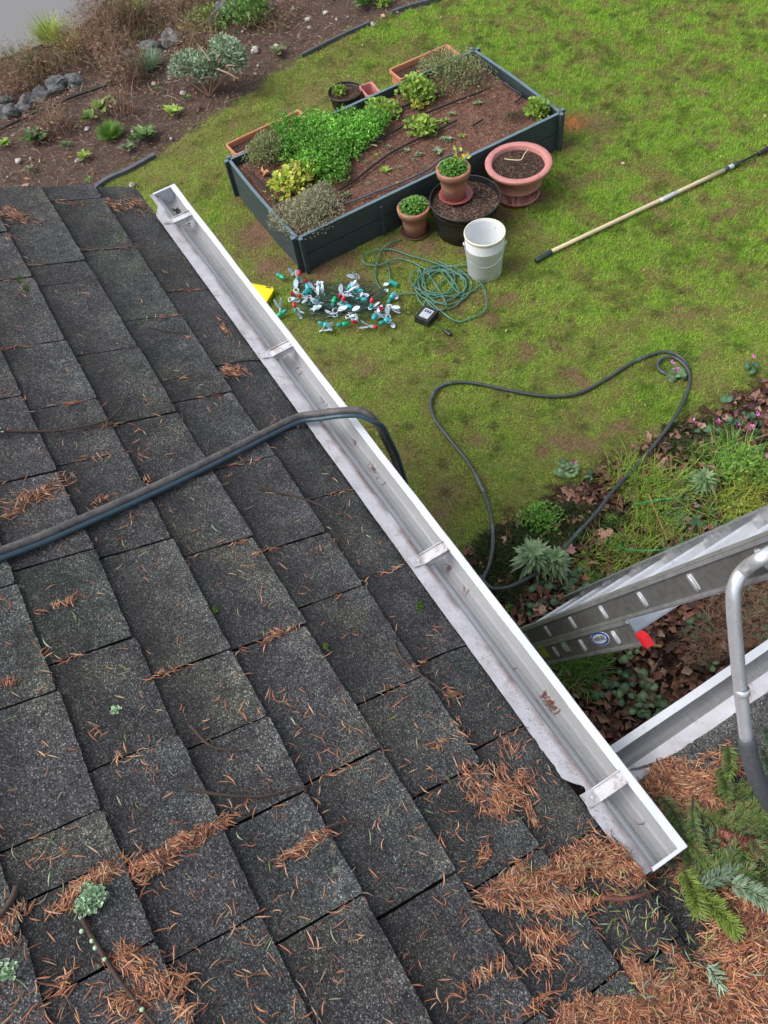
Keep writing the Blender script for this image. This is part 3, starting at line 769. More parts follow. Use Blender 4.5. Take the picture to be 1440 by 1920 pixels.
# drip edge: a strip of white flashing from under the shingles to the back of the trough, ragged along its upper side
def dripedge(mb, fr, a0, a1, up0, down, n, rag, seed=0, t=.40, zt=.003):
    rng = np.random.RandomState(seed); V = []
    aa = np.linspace(a0, a1, n + 1)
    jag = (fbm(aa * 18, aa * 0 + seed, 1) - .5) * 2
    jag2 = (fbm(aa * 75, aa * 0 + seed, 2) - .5) * 2
    for i, a in enumerate(aa):
        u = up0(a) + rag(a) * (jag[i] * 1.1 + jag2[i] * .7)
        for o_, z_ in ((-u, u * t + zt), (down, zt - .001), (down + .002, zt - .012), (down, zt - .013), (-u, u * t + zt - .0015)):
            V.append(fr(a, o_, z_))
    Fc = []
    for i in range(n):
        for j in range(5):
            j2 = (j + 1) % 5
            Fc.append([i * 5 + j, i * 5 + j2, (i + 1) * 5 + j2, (i + 1) * 5 + j])
    mb.add(V, Fc)
mb = MB()
dripedge(mb, fr1, G1A + .01, G1B - .002, lambda a: (.052 if a > -3.30 else .052 - .036 * min(1, (-3.30 - a) / .08)) if a < -.40 else (.052 - .034 * math.exp(-((a + .30) / .028) ** 2) - .010 * max(0, (a + .3) / .25)), .004, 420, lambda a: .0012 if a < -.5 else .0045, 1, zt=.0045)
mb.build('drip_edge', 'flashing', gut)
fr2 = lambda a, o_, z_: (-0.266 - o_, a, 1.900 + z_)
g2o = bpy.data.objects.new('gutter', None); COL.objects.link(g2o); g2o.parent = house; g2o.location = (.7, 2.4, 1.9)
g2o['label'] = 'second white gutter meeting the long gutter at a right angle under the ladder'
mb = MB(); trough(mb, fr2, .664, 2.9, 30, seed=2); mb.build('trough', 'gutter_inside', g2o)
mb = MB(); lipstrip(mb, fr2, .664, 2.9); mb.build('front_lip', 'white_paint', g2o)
mb = MB(); dripedge(mb, fr2, .712, 2.9, lambda a: (-.033 + .033 * min(1, (a - .712) / .12)) + .013 * min(1, max(0, (a - .83) / .12)), .036, 260, lambda a: .003 if a < 1.2 else .0015, 4, t=.1, zt=.012)
mb.build('drip_edge', 'flashing', g2o)
mb = MB(); tp = [(.668, .045), (.700, .033), (.722, .024), (.748, .012), (.775, .004), (.800, -.008), (.785, -.012), (.758, -.010), (.73, -.014), (.70, -.013), (.668, -.016)]
m_ = len(tp); mb.add([fr2(a, o_, .010) for a, o_ in tp] + [fr2(a, o_, .0125) for a, o_ in tp], [list(range(m_))[::-1], list(range(m_, 2 * m_))] + [[k_, (k_ + 1) % m_, m_ + (k_ + 1) % m_, m_ + k_] for k_ in range(m_)])
mb.build('flashing_corner', 'flashing', g2o)
mb = MB(); cap_end(mb, fr2, 2.9, .0016); mb.build('end_cap', 'white_paint', g2o)
for a in (1.55, 2.5):
    mb = MB(); hanger(mb, fr2, a, back=-.02); mb.build('hanger', 'white_paint', g2o)

# ================================================================== NEEDLES ON THE ROOF
BR = np.array([(0.44, 0.19, 0.09), (0.34, 0.14, 0.075), (0.55, 0.29, 0.16), (0.24, 0.09, 0.055), (0.40, 0.26, 0.17), (0.15, 0.065, 0.045), (0.09, 0.045, 0.035), (0.36, 0.15, 0.07)])
def place_needles(mb, pix, hgt, lnmul=1.0, dirang=None, colr=BR, wd=.0029, ln0=.020):
    """drop needles on the roof at photo points (px,py)"""
    n_ = len(pix); B = np.array([hit(a, b) for a, b in pix])
    on1 = B[:, 1] <= Y0
    Nn = np.where(on1[:, None], NORM1, NORM2)
    f_ = vnoise(B[:, 0] * 22, B[:, 1] * 22, 5) * 9.4 + RNG.randn(n_) * .55
    d = np.stack([np.cos(f_), np.sin(f_), f_ * 0], 1)
    if dirang is not None:
        a = dirang + (vnoise(B[:, 0] * 26, B[:, 1] * 26, 4) - .5) * 3.2 + RNG.randn(n_) * .3
        d = np.stack([np.cos(a), np.sin(a), a * 0], 1)
    d = d - Nn * (d * Nn).sum(1)[:, None]
    d = nrm(d) + Nn * (RNG.rand(n_)[:, None] - .5) * np.minimum(1.0, hgt * 14)[:, None] * .9
    h = .0125 + .72 * hgt * RNG.rand(n_)
    inside = ((B[:, 1] > .50) & (B[:, 0] < -.3))
    B = B + Nn * h[:, None]
    B = B[~inside]; d = d[~inside]; Nn = Nn[~inside]; n_ = len(B)
    strips(mb, B, d, Nn, (ln0 + .020 * RNG.rand(n_) ** 1.5) * lnmul, wd * (.65 + .6 * RNG.rand(n_)), vary(colr, n_, .3), bend=(RNG.rand(n_) - .5) * .34 * (RNG.rand(n_) + .3), ridge=.35)
def shadowless(): pass
roof_px = [(-40, 362), (275, 352), (335, 470), (480, 690), (760, 1070), (1000, 1390), (1190, 1620), (1330, 1760), (1330, 1960), (-40, 1960)]
mb = MB()
# loose single needles, thicker towards the valley
q = scatter(roof_px, 760, lambda x, y: np.clip(.18 + .5 * ((x + y) / 2600) ** 2 + .5 * (vnoise(x / 90, y / 90, 1) - .45), 0, 1))
place_needles(mb, q, np.full(len(q), .002))
# short runs caught against tab joints and course edges
for k in list(JT):
    for j in JT[k]:
        for _ in range(random.choice([0, 0, 1, 1, 2])):
            s = random.uniform(CS[k] + .02, CS[k + 1]); m = random.randint(3, 10)
            c = P1(j, s, .012)
            if c[0] > .1 or c[0] < -3.5: continue
            B = np.array(c) + (RNG.rand(m, 3) - .5) * np.array([.014, .09, .0]) + np.array([.006, 0, .004]); B[:, 2] = [rooftop(a, b) + .017 for a, b in B[:, :2]]
            a = RNG.randn(m) * .45 + 1.57
            strips(mb, B, np.stack([np.cos(a), np.sin(a), -np.sin(a) * TP], 1), np.tile(NORM1, (m, 1)), .024 + .018 * RNG.rand(m), .003, vary(BR, m, .3), bend=(RNG.rand(m) - .5) * .5)
# small crossed groups
for _ in range(105):
    c = scatter(roof_px, 1, lambda x, y: np.clip(.25 + .5 * (y / 1900), 0, 1))[0]
    m = random.randint(3, 7); r = 16 + 10 * c[1] / 1900
    place_needles(mb, c + RNG.randn(m, 2) * r * .55, np.full(m, .004))
# the drifts seen in the photo: (x, y, length, width, direction in the photo in degrees, number, height)
DR = [(240, 388, 45, 14, 3, 260, .02), (30, 412, 42, 10, 5, 190, .014), (20, 400, 20, 8, 5, 60, .01), (140, 385, 60, 4, 4, 60, .005), (18, 450, 12, 6, 0, 22, .006),
      (420, 620, 22, 6, 62, 55, .010), (436, 702, 32, 13, -5, 210, .014), (75, 930, 65, 17, -22, 330, .02), (20, 970, 36, 6, -22, 70, .008), (170, 865, 36, 9, -12, 28, .004), (185, 945, 22, 9, -25, 40, .006), (275, 905, 18, 9, -30, 16, .004),
      (120, 1135, 55, 4, -20, 60, .006), (15, 1285, 20, 5, -15, 40, .006), (325, 1260, 40, 5, -12, 30, .004), (520, 1195, 48, 7, -24, 80, .008), (610, 1030, 36, 10, -20, 50, .006), (600, 1030, 14, 6, 0, 18, .004),
      (330, 1590, 110, 11, -28, 620, .020), (290, 1625, 40, 14, -30, 260, .02), (380, 1570, 44, 10, -32, 260, .016), (570, 1590, 64, 9, -30, 300, .014), (180, 1655, 70, 15, -30, 560, .022), (110, 1710, 30, 9, -20, 60, .008), (30, 1715, 38, 10, -30, 90, .01),
      (250, 1810, 46, 26, 10, 420, .020), (310, 1850, 30, 42, 60, 420, .022), (240, 1790, 24, 16, 50, 150, .016), (15, 1760, 12, 24, 100, 60, .01), (120, 1840, 34, 7, -50, 40, .006), (250, 1880, 60, 28, 0, 240, .016), (340, 1900, 30, 20, 0, 110, .01),
      (880, 1560 - 75, 50, 20, 62, 150, .009), (950, 1475, 46, 40, 20, 470, .014), (930, 1520, 24, 30, 70, 200, .01), (985, 1520, 60, 10, 52, 130, .01), (905, 1600, 12, 34, 20, 75, .008), (905, 1440, 40, 10, 5, 60, .006), (950, 1400, 24, 14, 40, 50, .006), (850, 1310, 30, 12, 20, 40, .006), (830, 1600 - 200, 34, 10, -30, 34, .004),
      (1000, 1660, 80, 28, -14, 1500, .028), (1080, 1630, 70, 28, -22, 1300, .03), (1150, 1605, 50, 32, 5, 1100, .03), (1195, 1630, 34, 20, 20, 600, .03), (930, 1680, 32, 20, -20, 380, .02), (1040, 1700, 70, 22, 0, 600, .02), (1010, 1760, 18, 60, 95, 300, .016), (1020, 1800, 16, 36, 60, 160, .012), (1110, 1690, 70, 8, -10, 200, .010), (1190, 1655, 50, 8, -12, 160, .012),
      (900, 1830, 60, 8, -38, 120, .010), (1070, 1915, 80, 26, -28, 900, .02), (1190, 1900, 100, 34, -10, 2300, .03), (1195, 1830, 45, 12, 48, 460, .016), (1300, 1890, 80, 56, 0, 2400, .035), (1262, 1800, 40, 12, 45, 200, .012), (1230, 1855, 60, 22, 20, 900, .025), (1010, 1880, 34, 9, -40, 70, .008),
      (1390, 1800, 70, 110, 0, 2600, .05), (1400, 1700, 50, 60, 0, 700, .04), (1300, 1490, 60, 42, 15, 1500, .035), (1250, 1470, 40, 42, 60, 800, .03), (1330, 1520, 60, 22, -10, 700, .035), (1380, 1440, 20, 50, 80, 300, .02), (1330, 1420, 50, 10, -28, 110, .01), (1260, 1440, 50, 10, -30, 120, .01), (1270, 1530, 40, 18, -12, 400, .03), (1225, 1490, 14, 30, 50, 120, .02), (1400, 1600, 44, 30, 0, 300, .03), (1300, 1640, 40, 30, 30, 300, .03), (1370, 1900, 110, 50, 0, 1700, .04)]
for (cx, cy, lx, wy, an, m, hh) in DR:
    a = math.radians(an)
    m = int(m * (.80 if m > 480 else .50))
    u = RNG.randn(m) * lx * .50; v = RNG.randn(m) * wy * .48
    v = v + (vnoise(u / 14 + cx, v * 0 + cy, 2) - .5) * wy
    px = cx + u * math.cos(a) - v * math.sin(a); py = cy + u * math.sin(a) + v * math.cos(a)
    ln_dir = math.atan2(*(np.array(hit(cx + 30 * math.cos(a), cy + 30 * math.sin(a))) - np.array(hit(cx, cy)))[[1, 0]])
    core = np.exp(-(u / (lx * .8)) ** 2 - (v / (wy * .8)) ** 2)
    half = RNG.rand(m) < .6
    P_ = np.stack([px, py], 1)
    place_needles(mb, P_[half], hh * core[half] + .002, dirang=ln_dir)
    place_needles(mb, P_[~half], hh * core[~half] + .003)
# a few still-green needles
q = scatter(roof_px, 90)
place_needles(mb, q, np.full(len(q), .003), colr=np.array([(0.16, 0.22, 0.06), (0.24, 0.27, 0.09), (0.28, 0.36, 0.22)]), ln0=.022)
q = scatter([(900, 1640), (1250, 1600), (1440, 1660), (1440, 1920), (1060, 1920), (1180, 1800)], 170)
place_needles(mb, q, np.full(len(q), .04), colr=np.array([(0.16, 0.22, 0.06), (0.34, 0.36, 0.12), (0.28, 0.36, 0.25)]), ln0=.022)
o = mb.build('fallen_needles', 'needle'); tag(o, 'rusty brown conifer needles fallen in drifts over the shingles', 'needles', kind='stuff')
# needles and bits lying in the long gutter and on its flashing
_gp = np.array(prof_gutter()[:14])
def gz(y): return 2.1 + np.interp(np.asarray(y) - .55, _gp[:, 0], _gp[:, 1])
mb = MB()
GN = [(1045, 1300, 12), (1040, 1318, 9), (700, 868, 5), (670, 815, 2), (715, 900, 2), (845, 1060, 4), (880, 1090, 2), (562, 690, 2), (640, 730, 2), (540, 665, 1), (630, 745, 2), (960, 1260, 1), (1195, 1545, 1)]
for px, py, m in GN:
    c = onz(px, py, 2.045); B = np.tile(c, (m, 1)) + (RNG.rand(m, 3) - .5) * np.array([.05, .03, .01])
    B[:, 1] = np.clip(B[:, 1], .590, .622); B[:, 2] = gz(B[:, 1]) + .003 + .004 * RNG.rand(m)
    strips(mb, B, rdir(m, -.05, .2), np.tile([0, 0, 1.0], (m, 1)), .026 + .014 * RNG.rand(m), .0026, vary(BR[[1, 3, 5]], m, .3), bend=(RNG.rand(m) - .5) * .9)
m = 620                                # crumbs of shingle grit on the flashing and in the trough
xx = np.concatenate([RNG.uniform(-3.4, -.06, m // 3), -.06 - np.abs(RNG.randn(m - m // 3)) * .75])
xx = np.clip(xx, -3.4, -.06)
yy = np.where(RNG.rand(m) < .7, RNG.uniform(.515, .546, m), RNG.uniform(.572, .604, m))
z_ = np.where(yy < .55, 2.1055 + (.55 - yy) * .40, gz(yy) + .0008)
strips(mb, np.stack([xx, yy, z_], 1), rdir(m, -.05, .05), np.tile([0, 0, 1.0], (m, 1)), .002 + .0035 * RNG.rand(m), .0022, vary([(0.07, .05, .045), (0.03, .03, .03), (.16, .10, .07)], m, .3), nseg=1, ridge=.6)
m = 90
yq = RNG.rand(m) * .03; xx = -3.43 + np.abs(RNG.randn(m)) * .06
strips(mb, np.stack([xx, .60 + yq, gz(.60 + yq) + .002], 1), rdir(m, -.05, .4), np.tile([0, 0, 1.0], (m, 1)), .006 + .012 * RNG.rand(m), .005, vary([(0.05, .04, .03), (0.03, .03, .02)], m, .3), ridge=.6)
o = mb.build('gutter_debris', 'litter'); tag(o, 'dark grit and a few needles lying in the white gutter', 'debris', kind='stuff')
# moss cushions along the course edges
mb = MB()
for px, py, r in [(131, 465, 5), (52, 547, 5), (40, 528, 5), (228, 445, 6), (815, 1535, 9), (820, 1540, 7), (600, 1195, 5), (612, 1215, 4), (788, 1140, 7), (1195, 1815, 14), (1208, 1845, 12), (1200, 1780, 9), (1000, 1455, 6), (1130, 1730, 8), (405, 1148, 4), (895, 1265, 3), (970, 1430, 4), (1110, 1740, 6), (560, 1135, 3), (700, 1595, 3)]:
    if (px + py) % 5 < 2: continue
    m = r * 16; P_ = np.stack([px + RNG.randn(m) * r * .5, py + RNG.randn(m) * r * .8], 1)
    B = np.array([hit(a, b) for a, b in P_]) + np.array([0, 0, .013])
    leaves(mb, B, rdir(m, .1, 1.0), rdir(m, .3, 1), .006, .004, vary([(0.07, .14, .02), (0.1, .17, .03)], m, .4))
o = mb.build('moss', 'moss'); tag(o, 'bright green moss tufts in the shingle joints', 'moss', kind='stuff')

# twigs, lichen and cone on the roof
def twig(pts, r, label, mat='bark', side=None, h=.02):
    path = crom([np.array(hit(*p)) + np.array([0, 0, h]) for p in pts], 6)
    org = path[0]
    mb = MB(); r *= 1.35; tube(mb, path, np.linspace(r, r * .45, len(path)), 6)
    if side:
        for p in side:
            pp = crom([np.array(hit(*q)) + np.array([0, 0, h]) for q in p], 5); tube(mb, pp, r * .55, 5)
    o = mb.build('twig', mat, org=tuple(org), smooth=True); return tag(o, label, 'twig')
twig([(0, 816), (60, 816), (115, 815), (165, 806), (205, 795), (228, 775), (236, 760), (235, 745)], .0032, 'long thin curved brown twig lying above the hose at the left edge', side=[[(97, 826), (112, 812), (128, 797)], [(205, 795), (206, 806)], [(212, 798), (225, 806)]])
twig([(282, 621), (305, 625), (330, 630), (356, 631)], .0028, 'short dark twig on the upper shingles left of the gutter')
twig([(488, 918), (520, 928), (560, 938), (600, 952), (630, 970)], .0034, 'dark arched twig below the hose near the middle of the roof')
twig([(362, 1365), (395, 1400), (430, 1410), (468, 1412)], .0032, 'thin dark twig on the shingles below the roof centre')
twig([(356, 1483), (400, 1491), (450, 1496), (500, 1496), (545, 1486), (580, 1478)], .0032, 'long nearly level dark twig just above the needle drift')
twig([(740, 1210), (755, 1240), (790, 1270), (830, 1300), (855, 1318)], .003, 'slender reddish twig pointing at the gutter in the right part of the roof')
twig([(615, 1555), (640, 1546), (665, 1544), (686, 1553)], .003, 'small arched twig touching the diagonal needle drift')
twig([(40, 1665), (30, 1690), (15, 1712), (0, 1730)], .006, 'thick dark twig at the lower left edge of the roof')
twig([(1125, 1688), (1160, 1690), (1195, 1684), (1238, 1666)], .005, 'rust red stalk on the needle drift by the gutter end', mat='cone', h=.045)
lt = thing('lichen_twig', tuple(hit(160, 1715)), 'broken twig with pale green lichen crown and white specks on the lower left shingles', 'twig')
mb = MB(); pth = crom([np.array(hit(*p)) + np.array([0, 0, .022]) for p in [(158, 1712), (172, 1745), (200, 1790), (225, 1830), (255, 1870), (280, 1900), (300, 1925)]], 6)
tube(mb, pth, np.linspace(.0055, .0035, len(pth)), 7); mb.build('stem', 'bark', lt, smooth=True)
def lichen_tuft(mb, px, py, r, m):
    c = np.array(hit(px, py)) + np.array([0, 0, .024])
    B = np.tile(c, (m, 1)) + rdir(m, 0, .3) * (r * RNG.rand(m, 1)); d = nrm(rdir(m, -.1, .35) + (B - c) * 18)
    leaves(mb, B, d, rdir(m, .4, 1.4), .008 + .008 * RNG.rand(m), .012, (1, 1, 1), fold=.45, droop=-.3)
mb = MB(); lichen_tuft(mb, 180, 1688, .024, 200); lichen_tuft(mb, 194, 1682, .018, 60); lichen_tuft(mb, 166, 1702, .014, 50); lichen_tuft(mb, 176, 1672, .012, 40); mb.build('lichen_crown', 'lichen', lt)
for px, py in [(160, 1722), (181, 1766), (187, 1779), (162, 1748), (274, 1893), (205, 1800)]:
    mb = MB(); lathe(mb, [(0, -.002), (.005, 0), (.0045, .003), (.003, .005), (0, .0055)], np.array(hit(px, py)) + np.array([0, 0, .022]), 8); mb.build('pale_speck', 'lichen', lt, smooth=True)
lab = ['tiny pale lichen flake near the lower left edge of the roof', 'pale lichen flake left of the blue hose end at the far left edge', 'little pale green lichen sprig on the shingles under the hose']
for (px, py, r, m), l in zip([(25, 1825, .018, 50), (1, 815, .016, 40), (228, 1336, .007, 14)], lab):
    mb = MB(); lichen_tuft(mb, px, py, r, m); o = mb.build('lichen_flake', 'lichen', org=tuple(hit(px, py))); tag(o, l, 'lichen')
cn = thing('spruce_cone', tuple(hit(1370, 1585)), 'reddish brown spruce cone among the green sprigs', 'cone')
mb = MB(); c0 = np.array(hit(1372, 1580)) + np.array([0, 0, .05]); axd = nrm(np.array(hit(1418, 1600)) - np.array(hit(1350, 1575)))
lathe(mb, [(0, -.05), (.012, -.04), (.016, 0), (.010, .04), (0, .05)], c0, 10, axis=axd); mb.build('core', 'cone', cn)
mb = MB(); m = 150; t = RNG.rand(m); a = np.arange(m) * 2.399
h = nrm(np.cross(axd, [0, 0, 1.0])); g = np.cross(h, axd)
rr = .019 * np.sin(np.pi * (t * .9 + .05)) ** .6
rad = np.cos(a)[:, None] * h + np.sin(a)[:, None] * g
leaves(mb, c0 + axd * (t[:, None] - .5) * .10 + rad * (rr[:, None] * .4), rad + axd * .6, rad, .019, .015, (1, 1, 1), fold=-.2)
mb.build('scales', 'cone', cn)

# spruce sprigs piled on the wing roof
SPG = np.array([(0.13, 0.21, 0.07), (0.19, 0.28, 0.09), (0.15, 0.25, 0.13), (0.10, 0.16, 0.05), (.26, .22, .10)])
def sprig(px, py, ang, L, cols, label, h=.05, rise=.1, nd=.030, dense=1.0, curve=.2, nw=.0026, name='spruce_sprig'):
    c = np.array(hit(px, py)); a = math.radians(ang)
    c2 = np.array(hit(px + 20 * math.cos(a), py + 20 * math.sin(a)))
    d = nrm(c2 - c); c = c + np.array([0, 0, h])
    sdn = nrm(np.cross(d, [0, 0, 1.0]))
    path = np.array([c + d * L * (t - .5) + sdn * curve * L * (t * t - .3) * random.choice([1]) + np.array([0, 0, rise * L * t]) for t in np.linspace(0, 1, 9)])
    root = thing(name, c, label, 'spruce sprig', 'spruce sprigs fallen on the wing roof')
    mb = MB(); tube(mb, path, np.linspace(.0032, .0018, 9), 6); mb.build('stem', 'bark', root)
    m = int(L * 2300 * dense); t = RNG.rand(m) ** .85
    ii = np.clip((t * 8).astype(int), 0, 7); fr = (t * 8 - ii)[:, None]
    B = path[ii] * (1 - fr) + path[ii + 1] * fr
    T = nrm(path[ii + 1] - path[ii])
    w_ = RNG.rand(m) * 6.283
    Sx = nrm(np.cross(T, np.array([0, 0, 1.0]))); Ux = np.cross(Sx, T)
    D = np.cos(w_)[:, None] * Sx + (np.sin(w_)[:, None] * .8 + .25) * Ux + T * (.55 + .5 * RNG.rand(m, 1) + 1.2 * np.clip(t - .85, 0, 1)[:, None] * 5)
    ln_ = nd * (.75 + .4 * RNG.rand(m))
    D = nrm(D)
    mb = MB(); strips(mb, B + D * ln_[:, None] * .5, D, Ux, ln_, nw, vary(cols, m, .25), bend=.1 * RNG.randn(m), nseg=2)
    mb.build('needles', 'leaf', root); return root
YG = np.array([(0.24, 0.33, 0.06), (0.30, 0.40, 0.10), (0.2, 0.28, 0.06)])
BG = np.array([(0.28, 0.40, 0.26), (0.38, 0.50, 0.36), (0.22, 0.32, 0.20)])
DG = SPG
MG = np.array([(0.17, 0.28, 0.07), (0.23, 0.33, 0.10), (0.13, 0.22, 0.08), (.28, .26, .10)])
SPL = [(1285, 1672, 60, .10, YG, 'yellow green sprig with starry needles just right of the gutter end', .07, 1.6), (1325, 1705, 35, .12, YG, 'yellow green sprig lying lowest beside the dark shingles', .06, 1.6),
       (1385, 1680, 15, .085, BG, 'blue green sprig with bright stiff needles at the lower right', .09, 1.3), (1330, 1655, -40, .09, BG * .7, 'dull blue green sprig between the yellow one and the bright blue one', .06, 1.1),
       (1328, 1828, 45, .045, BG * 1.1 + .05, 'little pale sprig alone on the brown needles near the bottom', .045, .45),
       (1360, 1430, 75, .09, MG, 'fresh green sprig left of the rubber ladder foot', .04, 1.2), (1350, 1470, 65, .09, MG * .9, 'green sprig below the rubber ladder foot', .04, 1.2),
       (1430, 1440, 60, .10, BG * .5, 'grey green sprig right of the rubber ladder foot', .05, 1.2), (1435, 1400, 60, .10, BG * .5, 'grey green sprig at the right edge above the wing roof', .05, 1.2)]
for a in SPL: sprig(a[0], a[1], a[2], a[3], a[4], a[5], a[6], dense=a[7], nd=.036 if a[7] > 1.25 else .030, nw=.0036)
rg = random.Random(5)
where = ['beside the gutter end', 'in the middle of the green heap', 'at the right edge of the heap', 'over the brown needles', 'near the reddish cone']
look = ['dark green', 'mid green', 'dusty green', 'deep green']
k = 0
HEAP = [(1255, 1535), (1270, 1560), (1290, 1545), (1310, 1560), (1330, 1545), (1350, 1560), (1290, 1590), (1320, 1590), (1345, 1600), (1380, 1545), (1400, 1560), (1425, 1540), (1430, 1570), (1300, 1620), (1330, 1625), (1360, 1625), (1390, 1630), (1420, 1610), (1440, 1620), (1350, 1510), (1380, 1500), (1410, 1515), (1430, 1500), (1400, 1660), (1430, 1650), (1290, 1600), (1310, 1645), (1345, 1650), (1265, 1515), (1400, 1480)]
for px, py in [h_ for i_, h_ in enumerate(HEAP) if i_ % 5 != 3]:
    cols = [DG, MG, DG * 1.2, MG * .8][k % 4]
    w_ = where[0] if px < 1285 else (where[4] if abs(px - 1375) < 40 and abs(py - 1590) < 50 else (where[2] if px > 1410 else (where[3] if py > 1640 else where[1])))
    sprig(px, py, rg.uniform(-60, 110), rg.uniform(.09, .14), cols, look[k % 4] + ' flat spruce sprig ' + w_, h=rg.uniform(.02, .065), dense=.75, nd=.032, curve=rg.uniform(-.3, .3)); k += 1

# ================================================================== HOSES
hp = [(-60, 1078), (0, 1050), (80, 1020), (160, 985), (250, 945), (340, 903), (430, 858), (500, 822), (560, 793)]
path = [np.array(hit(*p)) + np.array([0, 0, .034]) for p in hp]
arch = [(602, 775, 2.165), (640, 770, 2.185), (675, 770, 2.18), (700, 785, 2.14), (722, 825, 2.0), (742, 870, 1.8)]
path += [onz(*a) for a in arch]
e = path[-1].copy(); path += [e + np.array([.03, .02, -.4]), e + np.array([.10, .03, -1.0]), e + np.array([.2, .1, -1.75])]
pr = crom(path, 8)
mb = MB(); tube(mb, pr, .0122, 14); o = mb.build('garden_hose', 'hose_grey', smooth=True, org=tuple(pr[20]))
tag(o, 'thick dusty grey hose running up the shingles and over the gutter', 'hose', 'twin hoses over the gutter')
T = nrm(np.gradient(pr, axis=0)); toC = nrm(CAMP - pr); Sd = nrm(np.cross(T, toC)); 
off = []
for i in range(len(pr)):
    s_ = nrm(np.cross(T[i], np.array([0, 0, 1.0]))) if abs(T[i][2]) < .7 else Sd[i]
    if s_[0] < 0: s_ = -s_
    off.append(s_)
off = np.array(off)
for _ in range(60): off[1:-1] = (off[:-2] + off[1:-1] + off[2:]) / 3
pb = pr + nrm(off) * .0175 + np.array([0, 0, -.009])
mb = MB(); tube(mb, pb, .0088, 12); o = mb.build('garden_hose', 'hose_blue', smooth=True, org=tuple(pb[20]))
tag(o, 'slimmer blue hose lying close beside the dusty grey one', 'hose', 'twin hoses over the gutter')
lh = [(925, 1180), (905, 1098), (917, 1062), (924, 1025), (922, 975), (908, 925), (880, 870), (843, 823), (815, 785), (808, 752), (822, 727), (852, 717), (892, 719), (960, 733), (1025, 743), (1080, 739), (1130, 715), (1180, 683), (1222, 665), (1250, 660), (1277, 670), (1291, 692),
      (1283, 706), (1262, 706), (1240, 696), (1233, 682), (1244, 671), (1265, 671), (1284, 685), (1293, 705), (1288, 735), (1268, 778), (1232, 828), (1190, 877), (1150, 920), (1118, 962), (1080, 1003), (1048, 1040), (1015, 1068), (985, 1087), (950, 1102), (920, 1102), (900, 1080)]
lp = crom([onz(a, b, .02 + (.022 if i in (26, 27, 28) else 0) + (.045 if i in (31, 32, 33) else .10 if i > 33 else .07 if i < 4 else .04 if i < 5 else 0)) for i, (a, b) in enumerate(lh)], 8)
mb = MB(); tube(mb, lp, .0122, 10); o = mb.build('garden_hose', 'hose_lawn', smooth=True, org=tuple(lp[60]))
tag(o, 'dark grey green hose looped on the lawn in a wide heart shape', 'hose')

# ================================================================== LADDER
th_ = math.radians(68.6); LU = np.array([math.cos(th_), 0, math.sin(th_)]); LN = np.array([math.sin(th_), 0, -math.cos(th_)])
LP0 = np.array([-.916, .93, 1.476])
def LP(t, y, n_): p = LP0 + LU * t + LN * n_; return np.array([p[0], y, p[2]])
lad = thing('extension_ladder', (-1.45, 1.13, 0), 'aluminium extension ladder rising from the flower bed past the corner gutter', 'ladder')
YD = np.array([0, 1.0, 0])
def rail(name, y, sgn, t0, t1, n0, dep=.088, fl=.026, cover='ladder_web', lab=None):
    """channel rail: web on the outer side, flanges turned inwards (sgn = direction inwards)"""
    mb = MB(); tm, th2 = (t0 + t1) / 2, (t1 - t0) / 2
    box(mb, LP(tm, y, n0), LU * th2, YD * .0015, LN * dep / 2)
    r = mb.build(name, cover, lad)
    mb = MB()
    for s in (-1, 1):
        box(mb, LP(tm, y + sgn * (fl / 2 + .0005), n0 + s * (dep / 2 + .0016)), LU * (th2), YD * (fl / 2 + .0025), LN * .0016)
        box(mb, LP(tm, y - sgn * .004, n0 + s * (dep / 2 - .006)), LU * (th2), YD * .0024, LN * .0045)
    mb.build('rail_flange', 'ladder', r)
    if lab: r['label'] = lab
    return r
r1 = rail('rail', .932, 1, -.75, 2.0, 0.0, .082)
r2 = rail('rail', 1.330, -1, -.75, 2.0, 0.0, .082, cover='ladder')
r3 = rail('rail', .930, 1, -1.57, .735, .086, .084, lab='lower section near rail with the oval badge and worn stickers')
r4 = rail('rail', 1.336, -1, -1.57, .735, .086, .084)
def rung(t, n0, y0, y1):
    mb = MB()
    prof = [(-.019, .010), (-.012, .0135), (.012, .0135), (.019, .010), (.017, -.006), (.008, -.014), (-.008, -.014), (-.017, -.006)]
    V = []
    for y in (y0, y1):
        for a, b in prof:
            c = LP(t, y, n0); V.append(c + LN * a * 1.15 + LU * b)
    m = len(prof)
    Fc = [[j, (j + 1) % m, m + (j + 1) % m, m + j] for j in range(m)] + [list(range(m))[::-1], list(range(m, 2 * m))]
    mb.add(V, Fc)
    r = mb.build('rung', 'rung', lad)
    for y, s in ((y0, -1), (y1, 1)):  # swaged rung ends standing out of the webs
        mb = MB()
        V = []; q = 14
        for k2, (rad, dy) in enumerate(((1.0, 0), (1.0, .004), (.75, .0065))):
            for j in range(q):
                w_ = 2 * math.pi * j / q
                V.append(LP(t, y + s * dy, n0) + LN * .025 * rad * math.cos(w_) + LU * .0078 * rad * math.sin(w_))
        Fc = [[k2 * q + j, k2 * q + (j + 1) % q, (k2 + 1) * q + (j + 1) % q, (k2 + 1) * q + j] for k2 in range(2) for j in range(q)] + [[2 * q + j for j in range(q)]]
        mb.add(V, Fc)
        mb.build('rung_end', 'rung_end', r)
for i in range(-2, 7): rung(i * .304, 0.0, .930, 1.332)
for i in range(-5, 3): rung(-.046 + i * .316, .086, .927, 1.338)
